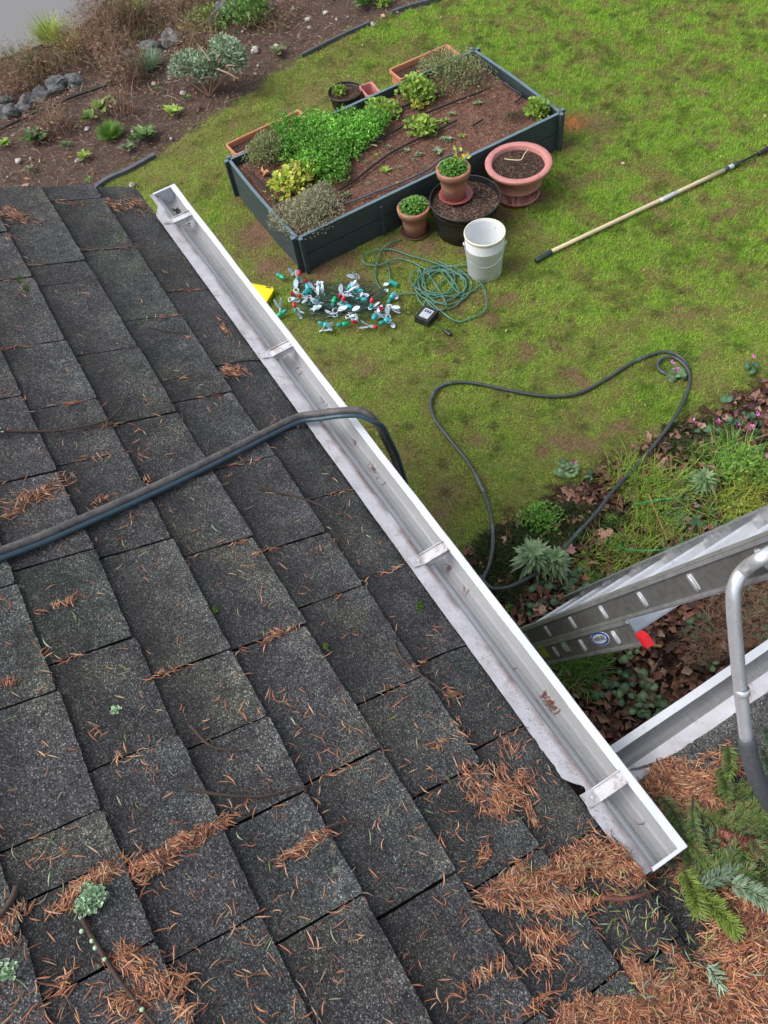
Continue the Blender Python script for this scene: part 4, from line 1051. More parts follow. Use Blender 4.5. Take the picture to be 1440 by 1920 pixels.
for y, s in ((.930, 1), (1.336, -1)):  # red end caps on the lower section
    mb = MB(); c = LP(.755, y + s * .012, .088)
    c = LP(.750, y + s * .006, .112); e1 = LU * .010
    V = [c - e1 - YD * .012 - LN * .022, c + e1 * 1.3 - YD * .012 - LN * .004, c + e1 * 1.3 + YD * .014 - LN * .004, c - e1 + YD * .014 - LN * .022, c - e1 - YD * .012 + LN * .020, c + e1 * 1.1 - YD * .012 + LN * .028, c + e1 * 1.1 + YD * .014 + LN * .028, c - e1 + YD * .014 + LN * .028]
    mb.add(V, BOXF)
    o = mb.build('end_cap', 'red', lad); o['label'] = 'red plastic end cap'
for y in (.932, 1.332):
    mb = MB(); box(mb, LP(-1.585, y, .086), LU * .02, YD * .03, LN * .06); mb.build('foot', 'rubber', lad)
# badge and stickers on the near web of the lower section
def onweb(px, py): p = ony(px, py, .925); q = p - LP0; return q @ LU, q @ LN
YW = .9275
def plate(name, mat, t0, t1, n0, n1, y=YW, jag=0, lab=None):
    mb = MB(); pts = []
    for a, b in ((t0, n0), (t1, n0), (t1, n1), (t0, n1)):
        pts.append((a, b))
    P_ = []
    for i in range(4):
        a, b = pts[i], pts[(i + 1) % 4]
        for j in range(6): P_.append((a[0] + (b[0] - a[0]) * j / 6 + random.uniform(-jag, jag), a[1] + (b[1] - a[1]) * j / 6 + random.uniform(-jag, jag)))
    V = [LP(a, y, b) for a, b in P_] + [LP(a, y - .0012, b) for a, b in P_]; m = len(P_)
    mb.add(V, [list(range(m)), list(range(m, 2 * m))[::-1]] + [[j, (j + 1) % m, m + (j + 1) % m, m + j] for j in range(m)])
    o = mb.build(name, mat, r3)
    if lab: o['label'] = lab
t_, n_ = onweb(1017, 1221); plate('sticker', 'sticker_yellow', t_ - .05, t_ + .045, n_ - .03, n_ + .03, jag=.003, lab='yellow warning sticker')
t_, n_ = onweb(1057, 1210); plate('sticker', 'sticker_silver', t_ - .03, t_ + .03, n_ - .026, n_ + .028, jag=.004, lab='peeling silver sticker')
t_, n_ = onweb(1124, 1198)
bt, bn = t_, n_
def ell(mb, a, b, y0, y1):
    q = 32; V = [LP(bt + a * math.cos(2 * math.pi * j / q), y, bn + b * math.sin(2 * math.pi * j / q)) for y in (y0, y1) for j in range(q)]
    mb.add(V, [list(range(q)), list(range(q, 2 * q))[::-1]] + [[j, (j + 1) % q, q + (j + 1) % q, q + j] for j in range(q)])
mb = MB(); ell(mb, .080, .0255, YW, YW - .0012); badge = mb.build('badge', 'sticker_white', r3); badge['label'] = 'oval white badge with a blue ring and dark lettering'
mb = MB(); ell(mb, .075, .0232, YW - .0014, YW - .0022); mb.build('blue_ring', 'sticker_blue', badge)
mb = MB(); ell(mb, .060, .0170, YW - .0024, YW - .0032); mb.build('badge_face', 'sticker_white', badge)
tc = bpy.data.curves.new('badge_lettering', 'FONT'); tc.body = 'WERNER'; tc.size = .029; tc.align_x = 'CENTER'; tc.align_y = 'CENTER'; tc.extrude = .0003; tc.space_character = .88
tmp = bpy.data.objects.new('badge_lettering', tc); COL.objects.link(tmp)
bpy.context.view_layer.update()
me = bpy.data.meshes.new_from_object(tmp.evaluated_get(bpy.context.evaluated_depsgraph_get()))
bpy.data.objects.remove(tmp)
o = bpy.data.objects.new('badge_lettering', me); COL.objects.link(o); me.materials.clear(); me.materials.append(MAT['ink'])
# text runs up the rail; its face looks towards -Y
xa = LU; za = np.array([0, -1.0, 0]); ya = np.cross(za, xa)
c = LP(bt, YW - .0036, bn)
me.transform(Matrix.Diagonal((1.0, .72, 1, 1)))
Mx = Matrix([[xa[0], ya[0], za[0], c[0]], [xa[1], ya[1], za[1], c[1]], [xa[2], ya[2], za[2], c[2]], [0, 0, 0, 1]])
me.transform(Mx)
p_ = badge; offs = np.zeros(3)
while p_ is not None: offs += np.array(p_.location); p_ = p_.parent
me.transform(Matrix.Translation((-offs[0], -offs[1], -offs[2]))); o.parent = badge
# stand-off stabiliser: cross tube, elbow, arm and grey rubber foot
B0 = LP(1.52, 1.05, -.002); B1 = ony(1437, 1041, .905)
arm = [LP(1.535, 1.40, 0), LP(1.535, 1.05, 0), B1, CAMP + ray(1398, 1066) * 1.645, CAMP + ray(1379, 1095) * 1.66, CAMP + ray(1375, 1135) * 1.68, CAMP + ray(1384, 1250) * 1.75, CAMP + ray(1400, 1390) * 1.83]
def rnd(P, n=7): return crom(P, n)
stb = bpy.data.objects.new('stabiliser_bar', None); COL.objects.link(stb); stb.parent = lad; stb.location = (1.0, -.2, 2.7)
stb['label'] = 'bent silver tube with a grey rubber foot resting on the wing roof'
ap = rnd(arm)
mb = MB(); tube(mb, ap, .0150, 20); mb.build('tube', 'tube', stb, smooth=True)
mb = MB(); cpt = CAMP + ray(1391, 1297) * 1.772; cdir = nrm((CAMP + ray(1400, 1390) * 1.83) - cpt)
lathe(mb, [(.0155, -.010), (.0172, -.008), (.0172, .006), (.0155, .008)], cpt, 20, axis=cdir); mb.build('collar', 'tube', stb, smooth=True)
e0 = CAMP + ray(1399, 1383) * 1.826
tip = np.array(hit(1500, 1585)) + np.array([0, 0, .03])
rp_ = crom([e0, CAMP + ray(1408, 1425) * 1.855, CAMP + ray(1425, 1472) * 1.90, CAMP + ray(1452, 1515) * 1.96, tip], 8)
mb = MB(); tube(mb, rp_, np.concatenate([[.0155], np.linspace(.0195, .0225, len(rp_) - 1)]), 20); mb.build('rubber_foot', 'rubber', stb, smooth=True)
mb = MB(); arm2 = [np.array([a[0], 2.266 - a[1], a[2]]) for a in arm[2:]]; tube(mb, rnd([LP(1.535, 1.30, 0)] + arm2), .0150, 16); mb.build('tube', 'tube', stb, smooth=True)

# ================================================================== RAISED BED
bed = thing('raised_bed', (-5.55, 2.93, 0), 'dark blue green plank raised bed full of mulch with drip lines', 'planter')
H1 = .335
def plank(mb, p, q, z0, z1, th, out, bow=0.0, n=8):
    p = np.array(p, float); q = np.array(q, float); out = np.array(out, float)
    V = []
    for i in range(n + 1):
        t = i / n; c = p + (q - p) * t + out * bow * math.sin(math.pi * t)
        for o_, z_ in ((0, z0), (th, z0), (th, z1), (0, z1)):
            V.append((c[0] + out[0] * o_, c[1] + out[1] * o_, z_))
    Fc = [[0, 3, 2, 1], [n * 4, n * 4 + 1, n * 4 + 2, n * 4 + 3]]
    for i in range(n):
        for j in range(4):
            a = i * 4 + j; b = i * 4 + (j + 1) % 4
            Fc.append([a, b, b + 4, a + 4])
    mb.add(V, Fc)
sides = [((PX1, PY0 - .02), (PX1, PY1 + .02), (1, 0), 0, 'near side wall'), ((PX0, PY0 - .02), (PX0, PY1 + .02), (-1, 0), 0, None), ((PX0 - .02, PY0), (PX1 + .02, PY0), (0, -1), .016, None), ((PX0 - .02, PY1), (PX1 + .02, PY1), (0, 1), .015, None)]
for p, q, out, bow, lab in sides:
    mb = MB()
    plank(mb, p, q, .002, .163, .026, out, bow); plank(mb, p, q, .170, H1 - .006, .026, out, bow)
    o = mb.build('side_wall', 'bed_wood', bed)
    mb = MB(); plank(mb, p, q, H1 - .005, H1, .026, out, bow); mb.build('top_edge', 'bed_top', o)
for (x, y, sx, sy) in ((PX1, PY0, 1, -1), (PX1, PY1, 1, 1), (PX0, PY0, -1, -1), (PX0, PY1, -1, 1)):
    mb = MB()
    abox(mb, *sorted((x + sx * .0275, x + sx * .062)), *sorted((y - sy * .014, y + sy * .016)), 0, H1 + .004)
    abox(mb, *sorted((x - sx * .016, x + sx * .016)), *sorted((y + sy * .0275, y + sy * .062)), 0, H1 + .004)
    mb.build('corner_post', 'bed_wood', bed)
    mb = MB()
    abox(mb, *sorted((x + sx * .0275, x + sx * .062)), *sorted((y - sy * .014, y + sy * .016)), H1 + .0045, H1 + .008)
    abox(mb, *sorted((x - sx * .016, x + sx * .016)), *sorted((y + sy * .0275, y + sy * .062)), H1 + .0045, H1 + .008)
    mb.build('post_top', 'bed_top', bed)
q = onz(727, 400, .28)
mb = MB(); abox(mb, PX1 + .0275, PX1 + .05, q[1] - .012, q[1] + .012, .0, .13); abox(mb, PX1 + .0275, PX1 + .05, q[1] - .012, q[1] + .012, .16, .28); mb.build('batten', 'bed_wood', bed)
# soil surface with relief
SZ = .265
mb = MB(); nx, ny = 70, 130
xs = np.linspace(PX0 + .01, PX1 - .01, nx); ys = np.linspace(PY0 + .01, PY1 - .01, ny); Xg, Yg = np.meshgrid(xs, ys, indexing='ij')
def soilz(x, y): return SZ + (fbm(x * 3, y * 3, 1) - .5) * .05 + (fbm(x * 14, y * 14, 3) - .5) * .03
ii = np.arange(nx * ny).reshape(nx, ny)
mb.add(np.stack([Xg.ravel(), Yg.ravel(), soilz(Xg.ravel(), Yg.ravel())], 1), np.stack([ii[:-1, :-1], ii[1:, :-1], ii[1:, 1:], ii[:-1, 1:]], -1).reshape(-1, 4))
mb.build('soil', 'mulch', bed, smooth=True)
mb = MB(); m = 14000; x = RNG.uniform(PX0 + .02, PX1 - .02, m); y = RNG.uniform(PY0 + .02, PY1 - .02, m)
strips(mb, np.stack([x, y, soilz(x, y) + .002 + .004 * RNG.rand(m)], 1), rdir(m, -.3, .5), rdir(m, .5, 2), .010 + .028 * RNG.rand(m), .004 + .006 * RNG.rand(m), vary([(0.22, .10, .065), (.14, .065, .045), (.32, .18, .13), (.06, .035, .028), (.40, .26, .2)], m, .3), nseg=1, ridge=.2, bend=.1)
o = mb.build('mulch_chips', 'litter', bed); o['kind'] = 'stuff'
def hoseline(pts, r, mat, nm, par, z=.30):
    mb = MB(); pp = []
    for p in crom([np.array([*onz(a, b, z)[:2], 0]) for a, b in pts], 8):
        pp.append([p[0], p[1], SZ + .008 + (fbm(np.array([p[0] * 3]), np.array([p[1] * 3]), 1, 2)[0] - .5) * .05 + r + .014])
    tube(mb, pp, r, 8); return mb.build(nm, mat, par, smooth=True)
for L_ in ([(601, 340), (640, 305), (690, 275), (750, 243), (800, 215), (850, 195), (905, 175)], [(628, 360), (670, 335), (720, 300), (770, 270), (820, 245), (857, 228)], [(640, 230), (690, 240), (720, 220), (760, 200), (800, 185), (835, 172)], [(886, 236), (905, 225)], [(560, 262), (640, 215), (700, 185), (760, 158), (820, 130)], [(462, 318), (492, 350), (516, 380), (528, 405)], [(943, 160), (960, 168), (978, 180), (966, 192)]):
    hoseline(L_, .0088, 'drip', 'drip_line', bed, .285)
o = hoseline([(648, 382), (700, 362), (760, 340), (800, 322), (830, 300), (868, 283)], .0085, 'edging', 'drip_line', bed, .285); o['label'] = 'grey drip hose along the near wall'

# ---------------- foliage clumps
def dome(m, rx, ry, h, p=.55):
    a = RNG.rand(m) * 6.283; u = RNG.rand(m) ** .5; v = RNG.rand(m) ** p
    x = np.cos(a) * u; y = np.sin(a) * u
    return np.stack([x * rx, y * ry, np.sqrt(np.clip(1 - u * u * .92, 0, 1)) * h * v], 1)
def clump(px, py, z, r, h, m, L, W, cols, name, label, cat, group=None, rx=1.0, lobes=5, mat='leaf', up=.5, stem=True, zlo=-.1, zhi=.9, seed=None, soilf=None, fold=.25, shape=None, droop=0.1):
    c = onz(px, py, z + h * .45); c[2] = z
    root = thing(name, c, label, cat, group)
    mb = MB(); mm = m // lobes
    for i in range(lobes):
        lr = r * random.uniform(.45, .75); a = random.uniform(0, 6.28); dd = r * random.uniform(0, .55)
        D_ = dome(mm, lr * rx, lr, h * random.uniform(.7, 1.05))
        B = D_ + np.array([c[0] + math.cos(a) * dd * rx, c[1] + math.sin(a) * dd, z])
        outw = nrm(D_ + np.array([0, 0, .02])); d = nrm(outw * .7 + rdir(mm, zlo, zhi))
        kk = random.uniform(.82, 1.15)
        leaves(mb, B, d, rdir(mm, up, 1.6), L * (.6 + .7 * RNG.rand(mm)), W * (.6 + .6 * RNG.rand(mm)), vary(np.asarray(cols) * kk, mm, .28), fold=fold, droop=droop)
    mb.build('foliage', mat, root)
    if stem:
        mb = MB()
        for i in range(max(5, m // 130)):
            a = random.uniform(0, 6.28); rr = r * random.uniform(.2, .8)
            e = np.array([c[0] + math.cos(a) * rr * rx, c[1] + math.sin(a) * rr, z + h * random.uniform(.5, .95)])
            s_ = np.array([c[0] + math.cos(a) * rr * .3, c[1] + math.sin(a) * rr * .3, z - .01]); md = (s_ + e) / 2 + np.array([0, 0, h * .15])
            tube(mb, crom([s_, md, e], 4), np.linspace(.0028, .0012, 9), 5, col=(.12, .14, .05))
        mb.build('stems', 'litter', root)
    return root
G1 = [(0.10, .27, .03), (.15, .36, .05), (.07, .20, .025), (.19, .42, .06)]
G2 = [(0.26, .40, .06), (.33, .48, .08), (.20, .34, .05)]
OL = [(.26, .31, .12), (.34, .39, .17), (.18, .22, .09), (.36, .38, .2)]
GRY = [(.40, .41, .25), (.50, .50, .33), (.26, .27, .16), (.38, .34, .25)]
zb = .27
par = [(600, 262, .22, 1500), (640, 248, .24, 1700), (560, 268, .22, 1400), (590, 230, .22, 1500), (650, 222, .19, 1100), (540, 235, .17, 900), (610, 285, .2, 1200), (680, 235, .16, 800), (580, 300, .16, 800), (700, 215, .13, 500), (625, 308, .13, 500)]
root = thing('parsley_bush', (*onz(605, 280, zb)[:2], zb), 'lush bright green parsley spilling across the back left of the raised bed', 'parsley')
mb = MB(); ms = MB()
for px, py, r, m in par:
    c = onz(px, py, zb + .12); kk = random.uniform(.8, 1.3); m = int(m * .85)
    hh = .17 * random.uniform(.8, 1.2); D_ = dome(m // 3, r, r * .85, hh)
    C_ = D_ + np.array([c[0], c[1], zb]); outw = nrm(D_ + [0, 0, .05])
    for k3 in range(4):
        C_ = D_ * (1 + .35 * (RNG.rand(len(D_), 1) - .4)) + np.array([c[0], c[1], zb]) + RNG.randn(len(D_), 3) * .010
        d = nrm(outw * .35 + rdir(m // 3, -.25, .7)); cc = vary(np.array(G1) * kk * 1.3, m // 3, .3)
        leaves(mb, C_, d, rdir(m // 3, .8, 1.6), .017 + .016 * RNG.rand(m // 3), .015, cc, fold=.3)
    for k3 in range(10):
        e = C_[RNG.randint(len(C_))]; s_ = np.array([c[0], c[1], zb]) + (e - [c[0], c[1], zb]) * np.array([.3, .3, 0])
        tube(ms, crom([s_, (s_ + e) / 2 + [0, 0, .03], e], 3), .0018, 5, col=(.12, .25, .05))
mb.build('foliage', 'leaf', root); ms.build('stems', 'litter', root)
clump(500, 277, zb, .24, .20, 4600, .018, .009, OL, 'thyme_bush', 'fine leaved olive thyme bush in the left corner beside the parsley', 'herb', lobes=7, rx=.9)
clump(575, 388, zb, .31, .19, 8500, .020, .007, GRY, 'thyme_bush', 'greyish thyme bush hanging over the near left corner of the raised bed', 'herb', lobes=9, rx=.8)
clump(602, 362, zb, .15, .19, 2200, .020, .007, GRY, 'thyme_bush', 'small grey thyme tuft just above the corner bush', 'herb', lobes=4, rx=.8)
YL = [(.42, .52, .06), (.5, .55, .08), (.30, .42, .05), (.6, .52, .12)]
clump(545, 335, zb, .24, .16, 420, .050, .044, YL, 'mint_plant', 'yellow green broad leaved plant between parsley and grey thyme', 'plant', lobes=6, up=1.0, zlo=-.1, zhi=.35)
clump(785, 165, zb, .19, .18, 420, .046, .040, G2, 'strawberry_plant', 'bright green leafy plant leaning over the back wall near the second trough', 'plant', lobes=5, up=1, zlo=-.1, zhi=.5)
clump(800, 233, zb, .15, .12, 200, .050, .044, G2, 'strawberry_plant', 'bright green leafy plant in the middle of the raised bed', 'plant', lobes=4, up=1, zlo=-.1, zhi=.4)
clump(783, 198, zb, .06, .08, 90, .03, .026, [(.45, .45, .06), (.38, .42, .08)], 'strawberry_plant', 'small yellowing runner between two bright green plants', 'plant', lobes=3, up=1, zlo=-.1, zhi=.4)
clump(1012, 205, zb, .13, .15, 200, .046, .040, G2, 'strawberry_plant', 'leafy yellow green plant in the right corner of the raised bed', 'plant', lobes=4, up=1, zlo=-.1, zhi=.5)
clump(722, 203, zb, .18, .10, 300, .040, .036, G2, 'strawberry_plant', 'low light green leaves at the right end of the parsley', 'plant', lobes=4, up=1, zlo=-.1, zhi=.4)
clump(858, 122, zb, .34, .25, 3200, .022, .010, OL, 'oregano_bush', 'wispy olive bush at the far end of the raised bed', 'herb', lobes=8, rx=1.0)
clump(890, 150, zb, .18, .12, 900, .015, .007, [(.16, .13, .08), (.22, .17, .11), (.12, .13, .06)], 'oregano_bush', 'brownish wispy bush in front of the olive one', 'herb', lobes=6)
clump(965, 215, zb, .13, .05, 500, .014, .008, [(.06, .08, .04), (.1, .11, .05), (.12, .08, .05)], 'low_herb', 'low dark creeping herb near the right corner of the raised bed', 'herb', lobes=6)
# small rosettes in the mulch
def rosette(px, py, z, r, m, L, W, cols, label, name='rosette_plant', cat='seedling', group=None, tilt=.35, layers=3):
    c = onz(px, py, z); mb = MB()
    for k_ in range(layers):
        mm = m // layers; a = RNG.rand(mm) * 6.283 + k_; up_ = tilt + k_ * .3
        d = np.stack([np.cos(a), np.sin(a), np.full(mm, up_)], 1)
        B = c + d * .004
        leaves(mb, B, d, np.tile([0, 0, 1.0], (mm, 1)) + rdir(mm, 0, .2) * .3, L * (1 - .22 * k_) * (.75 + .4 * RNG.rand(mm)), W, vary(cols, mm, .22), fold=.18, droop=.1)
    o = mb.build(name, 'leaf', org=tuple(c)); return tag(o, label, cat, group)
SAGE = [(.22, .30, .16), (.28, .36, .2), (.18, .27, .12)]
ros = [(722, 323, .055), (762, 284, .035), (832, 262, .04), (728, 276, .026), (705, 292, .022), (785, 290, .034), (820, 285, .05), (840, 263, .045), (866, 256, .032), (750, 315, .02), (690, 345, .02), (651, 367, .045), (745, 345, .02), (712, 268, .02), (848, 215, .035), (897, 195, .04), (834, 228, .05), (640, 290, .02), (688, 304, .02), (868, 168, .03), (735, 222, .04), (775, 300, .016)]
wh = ['near the lower end of the bed', 'between the two drip lines', 'below the middle drip line', 'beside the parsley', 'close to the near wall', 'right of the bed centre', 'in front of the wispy bushes']
for i, (px, py, r) in enumerate(ros):
    w_ = wh[0] if px < 700 else wh[2] if (py > 280 and px < 770) else wh[5] if px > 820 and py > 205 else wh[6] if px > 840 else wh[1]
    rosette(px, py, soilz(*onz(px, py, zb)[:2]) + .005, r, 26, r * 1.15, r * .42, SAGE if i % 4 else G2, ('tiny ' if r < .03 else 'small ' if r < .045 else 'largest kind of ') + ('pale green rosette ' if i % 4 else 'bright green seedling ') + w_, group='seedlings in the mulch of the raised bed')
mb = MB(); c = onz(830, 180, zb)
blades(mb, np.tile(c, (12, 1)) + RNG.randn(12, 3) * [.01, .01, 0], rdir(12, 0, .1), .10 + .06 * RNG.rand(12), .004, vary([(.25, .38, .08)], 12), lean=.5)
o = mb.build('grass_tuft', 'leaf', org=tuple(c)); tag(o, 'thin grass tuft beside the leafy plant in the bed', 'grass tuft')
mb = MB(); a = onz(664, 265, .30); b = onz(706, 273, .30); box(mb, (a + b) / 2, (b - a) / 2, (.012, 0.002, 0), (0, 0, .003)); o = mb.build('plant_stick', 'pole', org=tuple((a + b) / 2)); tag(o, 'flat pale stick lying on the mulch by the parsley', 'stick')
c = onz(495, 327, .29)
root = thing('dead_leaf', c, 'curled orange brown leaf in the left corner of the raised bed', 'leaf'); mb = MB(); leaves(mb, np.tile(c, (6, 1)) + RNG.randn(6, 3) * .012, rdir(6, 0, .5), rdir(6, .5, 1), .06, .045, vary([(.40, .18, .09)], 6)); mb.build('blade', 'litter', root)

# ---------------- pots
def pot(name, c, label, H, rb, rt, lip, mat, soilm='soil', sd=.03, cat='pot', mound=0.0, seg=44, band=None, th=.008, group=None):
    root = thing(name, c, label, cat, group)
    pf = [(0, .004), (rb, .0), (rb + (rt - rb) * .45, H * .45)]
    if band: pf += [(rb + (rt - rb) * band, H * band), (rb + (rt - rb) * band + .006, H * band + .004), (rb + (rt - rb) * (band + .05) + .006, H * (band + .05)), (rb + (rt - rb) * (band + .05), H * (band + .05) + .003)]
    lh_ = lip[1]
    pf += [(rt - .004 - (rt - rb) * .08, H - lh_), (rt + lip[0] * .7, H - lh_ + .002), (rt + lip[0], H - .006), (rt + lip[0] - .004, H), (rt - th * .6, H), (rt - th, H - .006), (rt - th - (rt - rb) * sd / H, H - sd - .02)]
    mb = MB(); lathe(mb, pf, c, seg); mb.build('pot_body', mat, root, smooth=True)
    mb = MB(); disc(mb, (c[0], c[1], c[2] + H - sd), rt - th - .001, amp=.006, mound=mound); mb.build('soil', soilm, root, smooth=True)
    return root
def chips(mb, c, r, m, z, cols):
    a = RNG.rand(m) * 6.283; q = r * RNG.rand(m) ** .5
    strips(mb, np.stack([c[0] + q * np.cos(a), c[1] + q * np.sin(a), z + .006 * RNG.rand(m)], 1), rdir(m, -.3, .5), rdir(m, .6, 2), .010 + .022 * RNG.rand(m), .005 + .006 * RNG.rand(m), vary(cols, m, .35), nseg=1, ridge=.2)
CH = [(0.06, .035, .025), (.14, .085, .06), (.22, .15, .11), (.03, .02, .016)]
# black pot
bc = np.array([-4.56, 2.985, .0])
bp = pot('black_pot', bc, 'wide black plastic pot of bark holding a smaller clay pot', .30, .225, .278, (.004, .02), 'black', sd=.055, th=.007)
mb = MB(); chips(mb, bc, .26, 1500, .25, [(0.16, .10, .07), (.28, .19, .14), (.07, .045, .035), (.36, .27, .2)]); o = mb.build('bark_chips', 'litter', bp); o['kind'] = 'stuff'
# pink pot
pc = np.array([-4.63, 3.545, 0.])
pp = pot('pink_pot', pc, 'large pink plastic pot of dark soil beside the far end of the bed', .32, .17, .225, (.042, .045), 'pink', sd=.04, band=.10, th=.012)
mb = MB(); chips(mb, pc, .205, 1100, .285, CH); o = mb.build('bark_chips', 'litter', pp); o['kind'] = 'stuff'
mb = MB(); a = onz(946, 298, .31); b = onz(975, 300, .32); d = onz(990, 280, .34); tube(mb, crom([a, b, (b + d) / 2, d], 5), .004, 6); o = mb.build('dry_stalk', 'pole', pp)
# clay pots
def claypot(c, label, bodymat='terra'):
    return pot('clay_pot', c, label, .24, .088, .118, (.016, .055), bodymat, sd=.025, th=.011, group='small clay pots of greens by the raised bed')
c1 = np.array([-4.775, 2.64, .012]); p1 = claypot(c1, 'small clay pot of greens standing on the grass against the bed')
c2 = np.array([-4.668, 2.955, .272]); 
p2 = dup(p1, c2, 'small clay pot of greens standing in the wide black pot')
def saucer(c, r, mat, label):
    mb = MB(); lathe(mb, [(0, .0), (r * .8, .0), (r, .022), (r - .005, .022), (r * .8 - .003, .005), (0, .005)], c, 36); o = mb.build('saucer', mat, org=tuple(c), smooth=True); return tag(o, label, 'saucer')
saucer((c1[0], c1[1], .004), .125, 'dark_saucer', 'dark red saucer under the clay pot on the grass')
saucer((c2[0] + .01, c2[1] + .01, .262), .135, 'red_saucer', 'red saucer on the bark in the black pot')
def potgreens(c, H, label, yel):
    root = thing('potted_greens', (c[0], c[1], c[2] + H - .03), label, 'plant'); mb = MB()
    m = 520; D_ = dome(m, .105, .105, .075); C_ = D_ + [c[0], c[1], c[2] + H - .03]
    for k3 in range(2):
        leaves(mb, C_, nrm(nrm(D_ + [0, 0, .03]) * .4 + rdir(m, -.2, .6)), rdir(m, .8, 1.6), .022 + .014 * RNG.rand(m), .018, vary(G1[:2] + [(.22, .40, .12)], m, .25), fold=.15)
    if yel:
        leaves(mb, np.array([c[0] - .02, c[1] + .07, c[2] + H + .05]) + RNG.randn(14, 3) * .022, rdir(14, 0, .8), rdir(14, .6, 1.2), .045, .03, vary([(.42, .52, .08), (.6, .45, .06)], 14, .2))
    mb.build('foliage', 'leaf', root)
potgreens(c1, .24, 'low parsley like greens in the clay pot on the grass', False)
potgreens(c2, .24, 'greens with a few yellow leaves in the clay pot on the black pot', True)
# bucket
bk = np.array([-4.055, 2.82, 0.0])
bu = thing('bucket', bk, 'white plastic bucket with a cream rim on the lawn', 'bucket')
BH = .375
mb = MB(); lathe(mb, [(0, .002), (.125, 0), (.130, .006), (.145, BH * .70), (.1485, BH * .71), (.1485, BH * .725), (.1465, BH * .735), (.150, BH - .02), (.145, BH - .004), (.143, BH - .02), (.140, BH * .7), (.124, .012), (0, .010)], bk, 48); mb.build('bucket_body', 'bucket', bu, smooth=True)
mb = MB(); lathe(mb, [(.149, BH - .022), (.1535, BH - .019), (.1545, BH - .003), (.152, BH + .002), (.146, BH + .002), (.1445, BH - .006)], bk, 48); mb.build('rim', 'cream', bu, smooth=True)
pa_ = onz(869, 462, .28); pb_ = onz(941, 470, .28)
ang0 = math.atan2(-bk[1], -bk[0]); 
HA = [bk + np.array([.155 * math.cos(ang0 + t * 1.35), .155 * math.sin(ang0 + t * 1.35), .30 - .13 * (1 - t * t) ** .8]) * np.array([1, 1, 1]) for t in np.linspace(-1, 1, 15)]
mb = MB(); tube(mb, crom(HA, 3), .0022, 6); mb.build('wire_handle', 'silver', bu, smooth=True)
for s in (0, -1):
    mb = MB(); lathe(mb, [(0, 0), (.012, 0), (.012, .008), (0, .010)], HA[s], 12, axis=(HA[s] - bk) * [1, 1, 0]); mb.build('handle_ear', 'bucket', bu)
mb = MB(); chips(mb, bk, .10, 40, .014, [(0.2, .12, .08), (.1, .07, .05)]); o = mb.build('leaf_bits', 'litter', bu); o['kind'] = 'stuff'
# troughs behind the bed
def trough_box(name, A, Bq, w_, z, label, mat, H=.2, soil=True):
    """A-B is the far rim edge (points on the ground plane coordinates), w_ the width towards +X"""
    A = np.array(A[:2]); Bq = np.array(Bq[:2]); d = (Bq - A) / np.linalg.norm(Bq - A); nrm_ = np.array([d[1], -d[0]])
    if nrm_[0] < 0: nrm_ = -nrm_
    L = np.linalg.norm(Bq - A); c = (A + Bq) / 2 + nrm_ * w_ / 2
    root = thing(name, (c[0], c[1], 0), label, 'trough')
    def ring(hw, hl, z_): return [np.array([*(c + d * hl * a + nrm_ * hw * b), z_]) for a, b in ((-1, -1), (1, -1), (1, 1), (-1, 1))]
    def bev(hw, hl, z_, r=.02):
        out = []
        for (a, b) in ((-1, -1), (1, -1), (1, 1), (-1, 1)):
            for k_ in range(5):
                t = k_ / 4 * math.pi / 2
                base = {(-1, -1): math.pi, (1, -1): 1.5 * math.pi, (1, 1): 0, (-1, 1): .5 * math.pi}[(a, b)] + t
                out.append(np.array([*(c + d * (a * (hl - r) + r * math.cos(base)) + nrm_ * (b * (hw - r) + r * math.sin(base))), z_]))
        return out
    hw, hl = w_ / 2, L / 2
    rings = [bev(hw * .8, hl * .93, 0), bev(hw - .014, hl - .014, H - .03), bev(hw, hl, H - .028), bev(hw, hl, H), bev(hw - .012, hl - .012, H), bev(hw - .016, hl - .016, H - .01), bev(hw * .85, hl * .95, H - .12)]
    V = [p for r_ in rings for p in r_]; m = 20
    Fc = [[i * m + j, i * m + (j + 1) % m, (i + 1) * m + (j + 1) % m, (i + 1) * m + j] for i in range(len(rings) - 1) for j in range(m)] + [list(range(m))[::-1]]
    mb = MB(); mb.add(V, Fc); mb.build('trough_body', mat, root)
    mb = MB(); zt = H - (.05 if soil else .11); r_ = bev(hw * .93 if soil else hw * .86, hl * .965, zt); mb.add([np.array([c[0], c[1], zt + .01])] + r_, [[0, 1 + j, 1 + (j + 1) % m] for j in range(m)]); mb.build('soil' if soil else 'trough_floor', 'soil' if soil else 'terra_trough', root)
    return root, c
A_, B_ = onz(422, 270, .24), onz(560, 205, .24); trough_box('clay_trough', A_, B_, .21, .24, 'long terracotta trough behind the parsley end of the bed', 'terra_trough', .24)
A_, B_ = onz(728, 130, .24), onz(838, 82, .24); tb2, cc2 = trough_box('clay_trough', A_, B_, .22, .24, 'long terracotta trough behind the far end of the bed', 'terra_trough', .24)
clump(800, 120, .19, .12, .12, 500, .02, .012, OL, 'trough_herb', 'wispy olive herb in the trough behind the far end', 'herb', lobes=4)
A_, B_ = onz(672, 161, .2), onz(697, 152, .2); trough_box('square_pot', A_, B_, .21, .2, 'small empty pink square pot wedged behind the bed', 'pink', .2, soil=False)
rc = onz(647, 172, .19); rc[2] = 0
rp2 = pot('nursery_pot', rc, 'round black nursery pot with a thin rim behind the bed', .2, .12, .158, (.003, .015), 'black', sd=.03, th=.006)
clump(640, 170, .17, .08, .08, 160, .03, .022, G2, 'young_plant', 'sparse light green seedling in the round black nursery pot', 'plant', lobes=3, up=1)

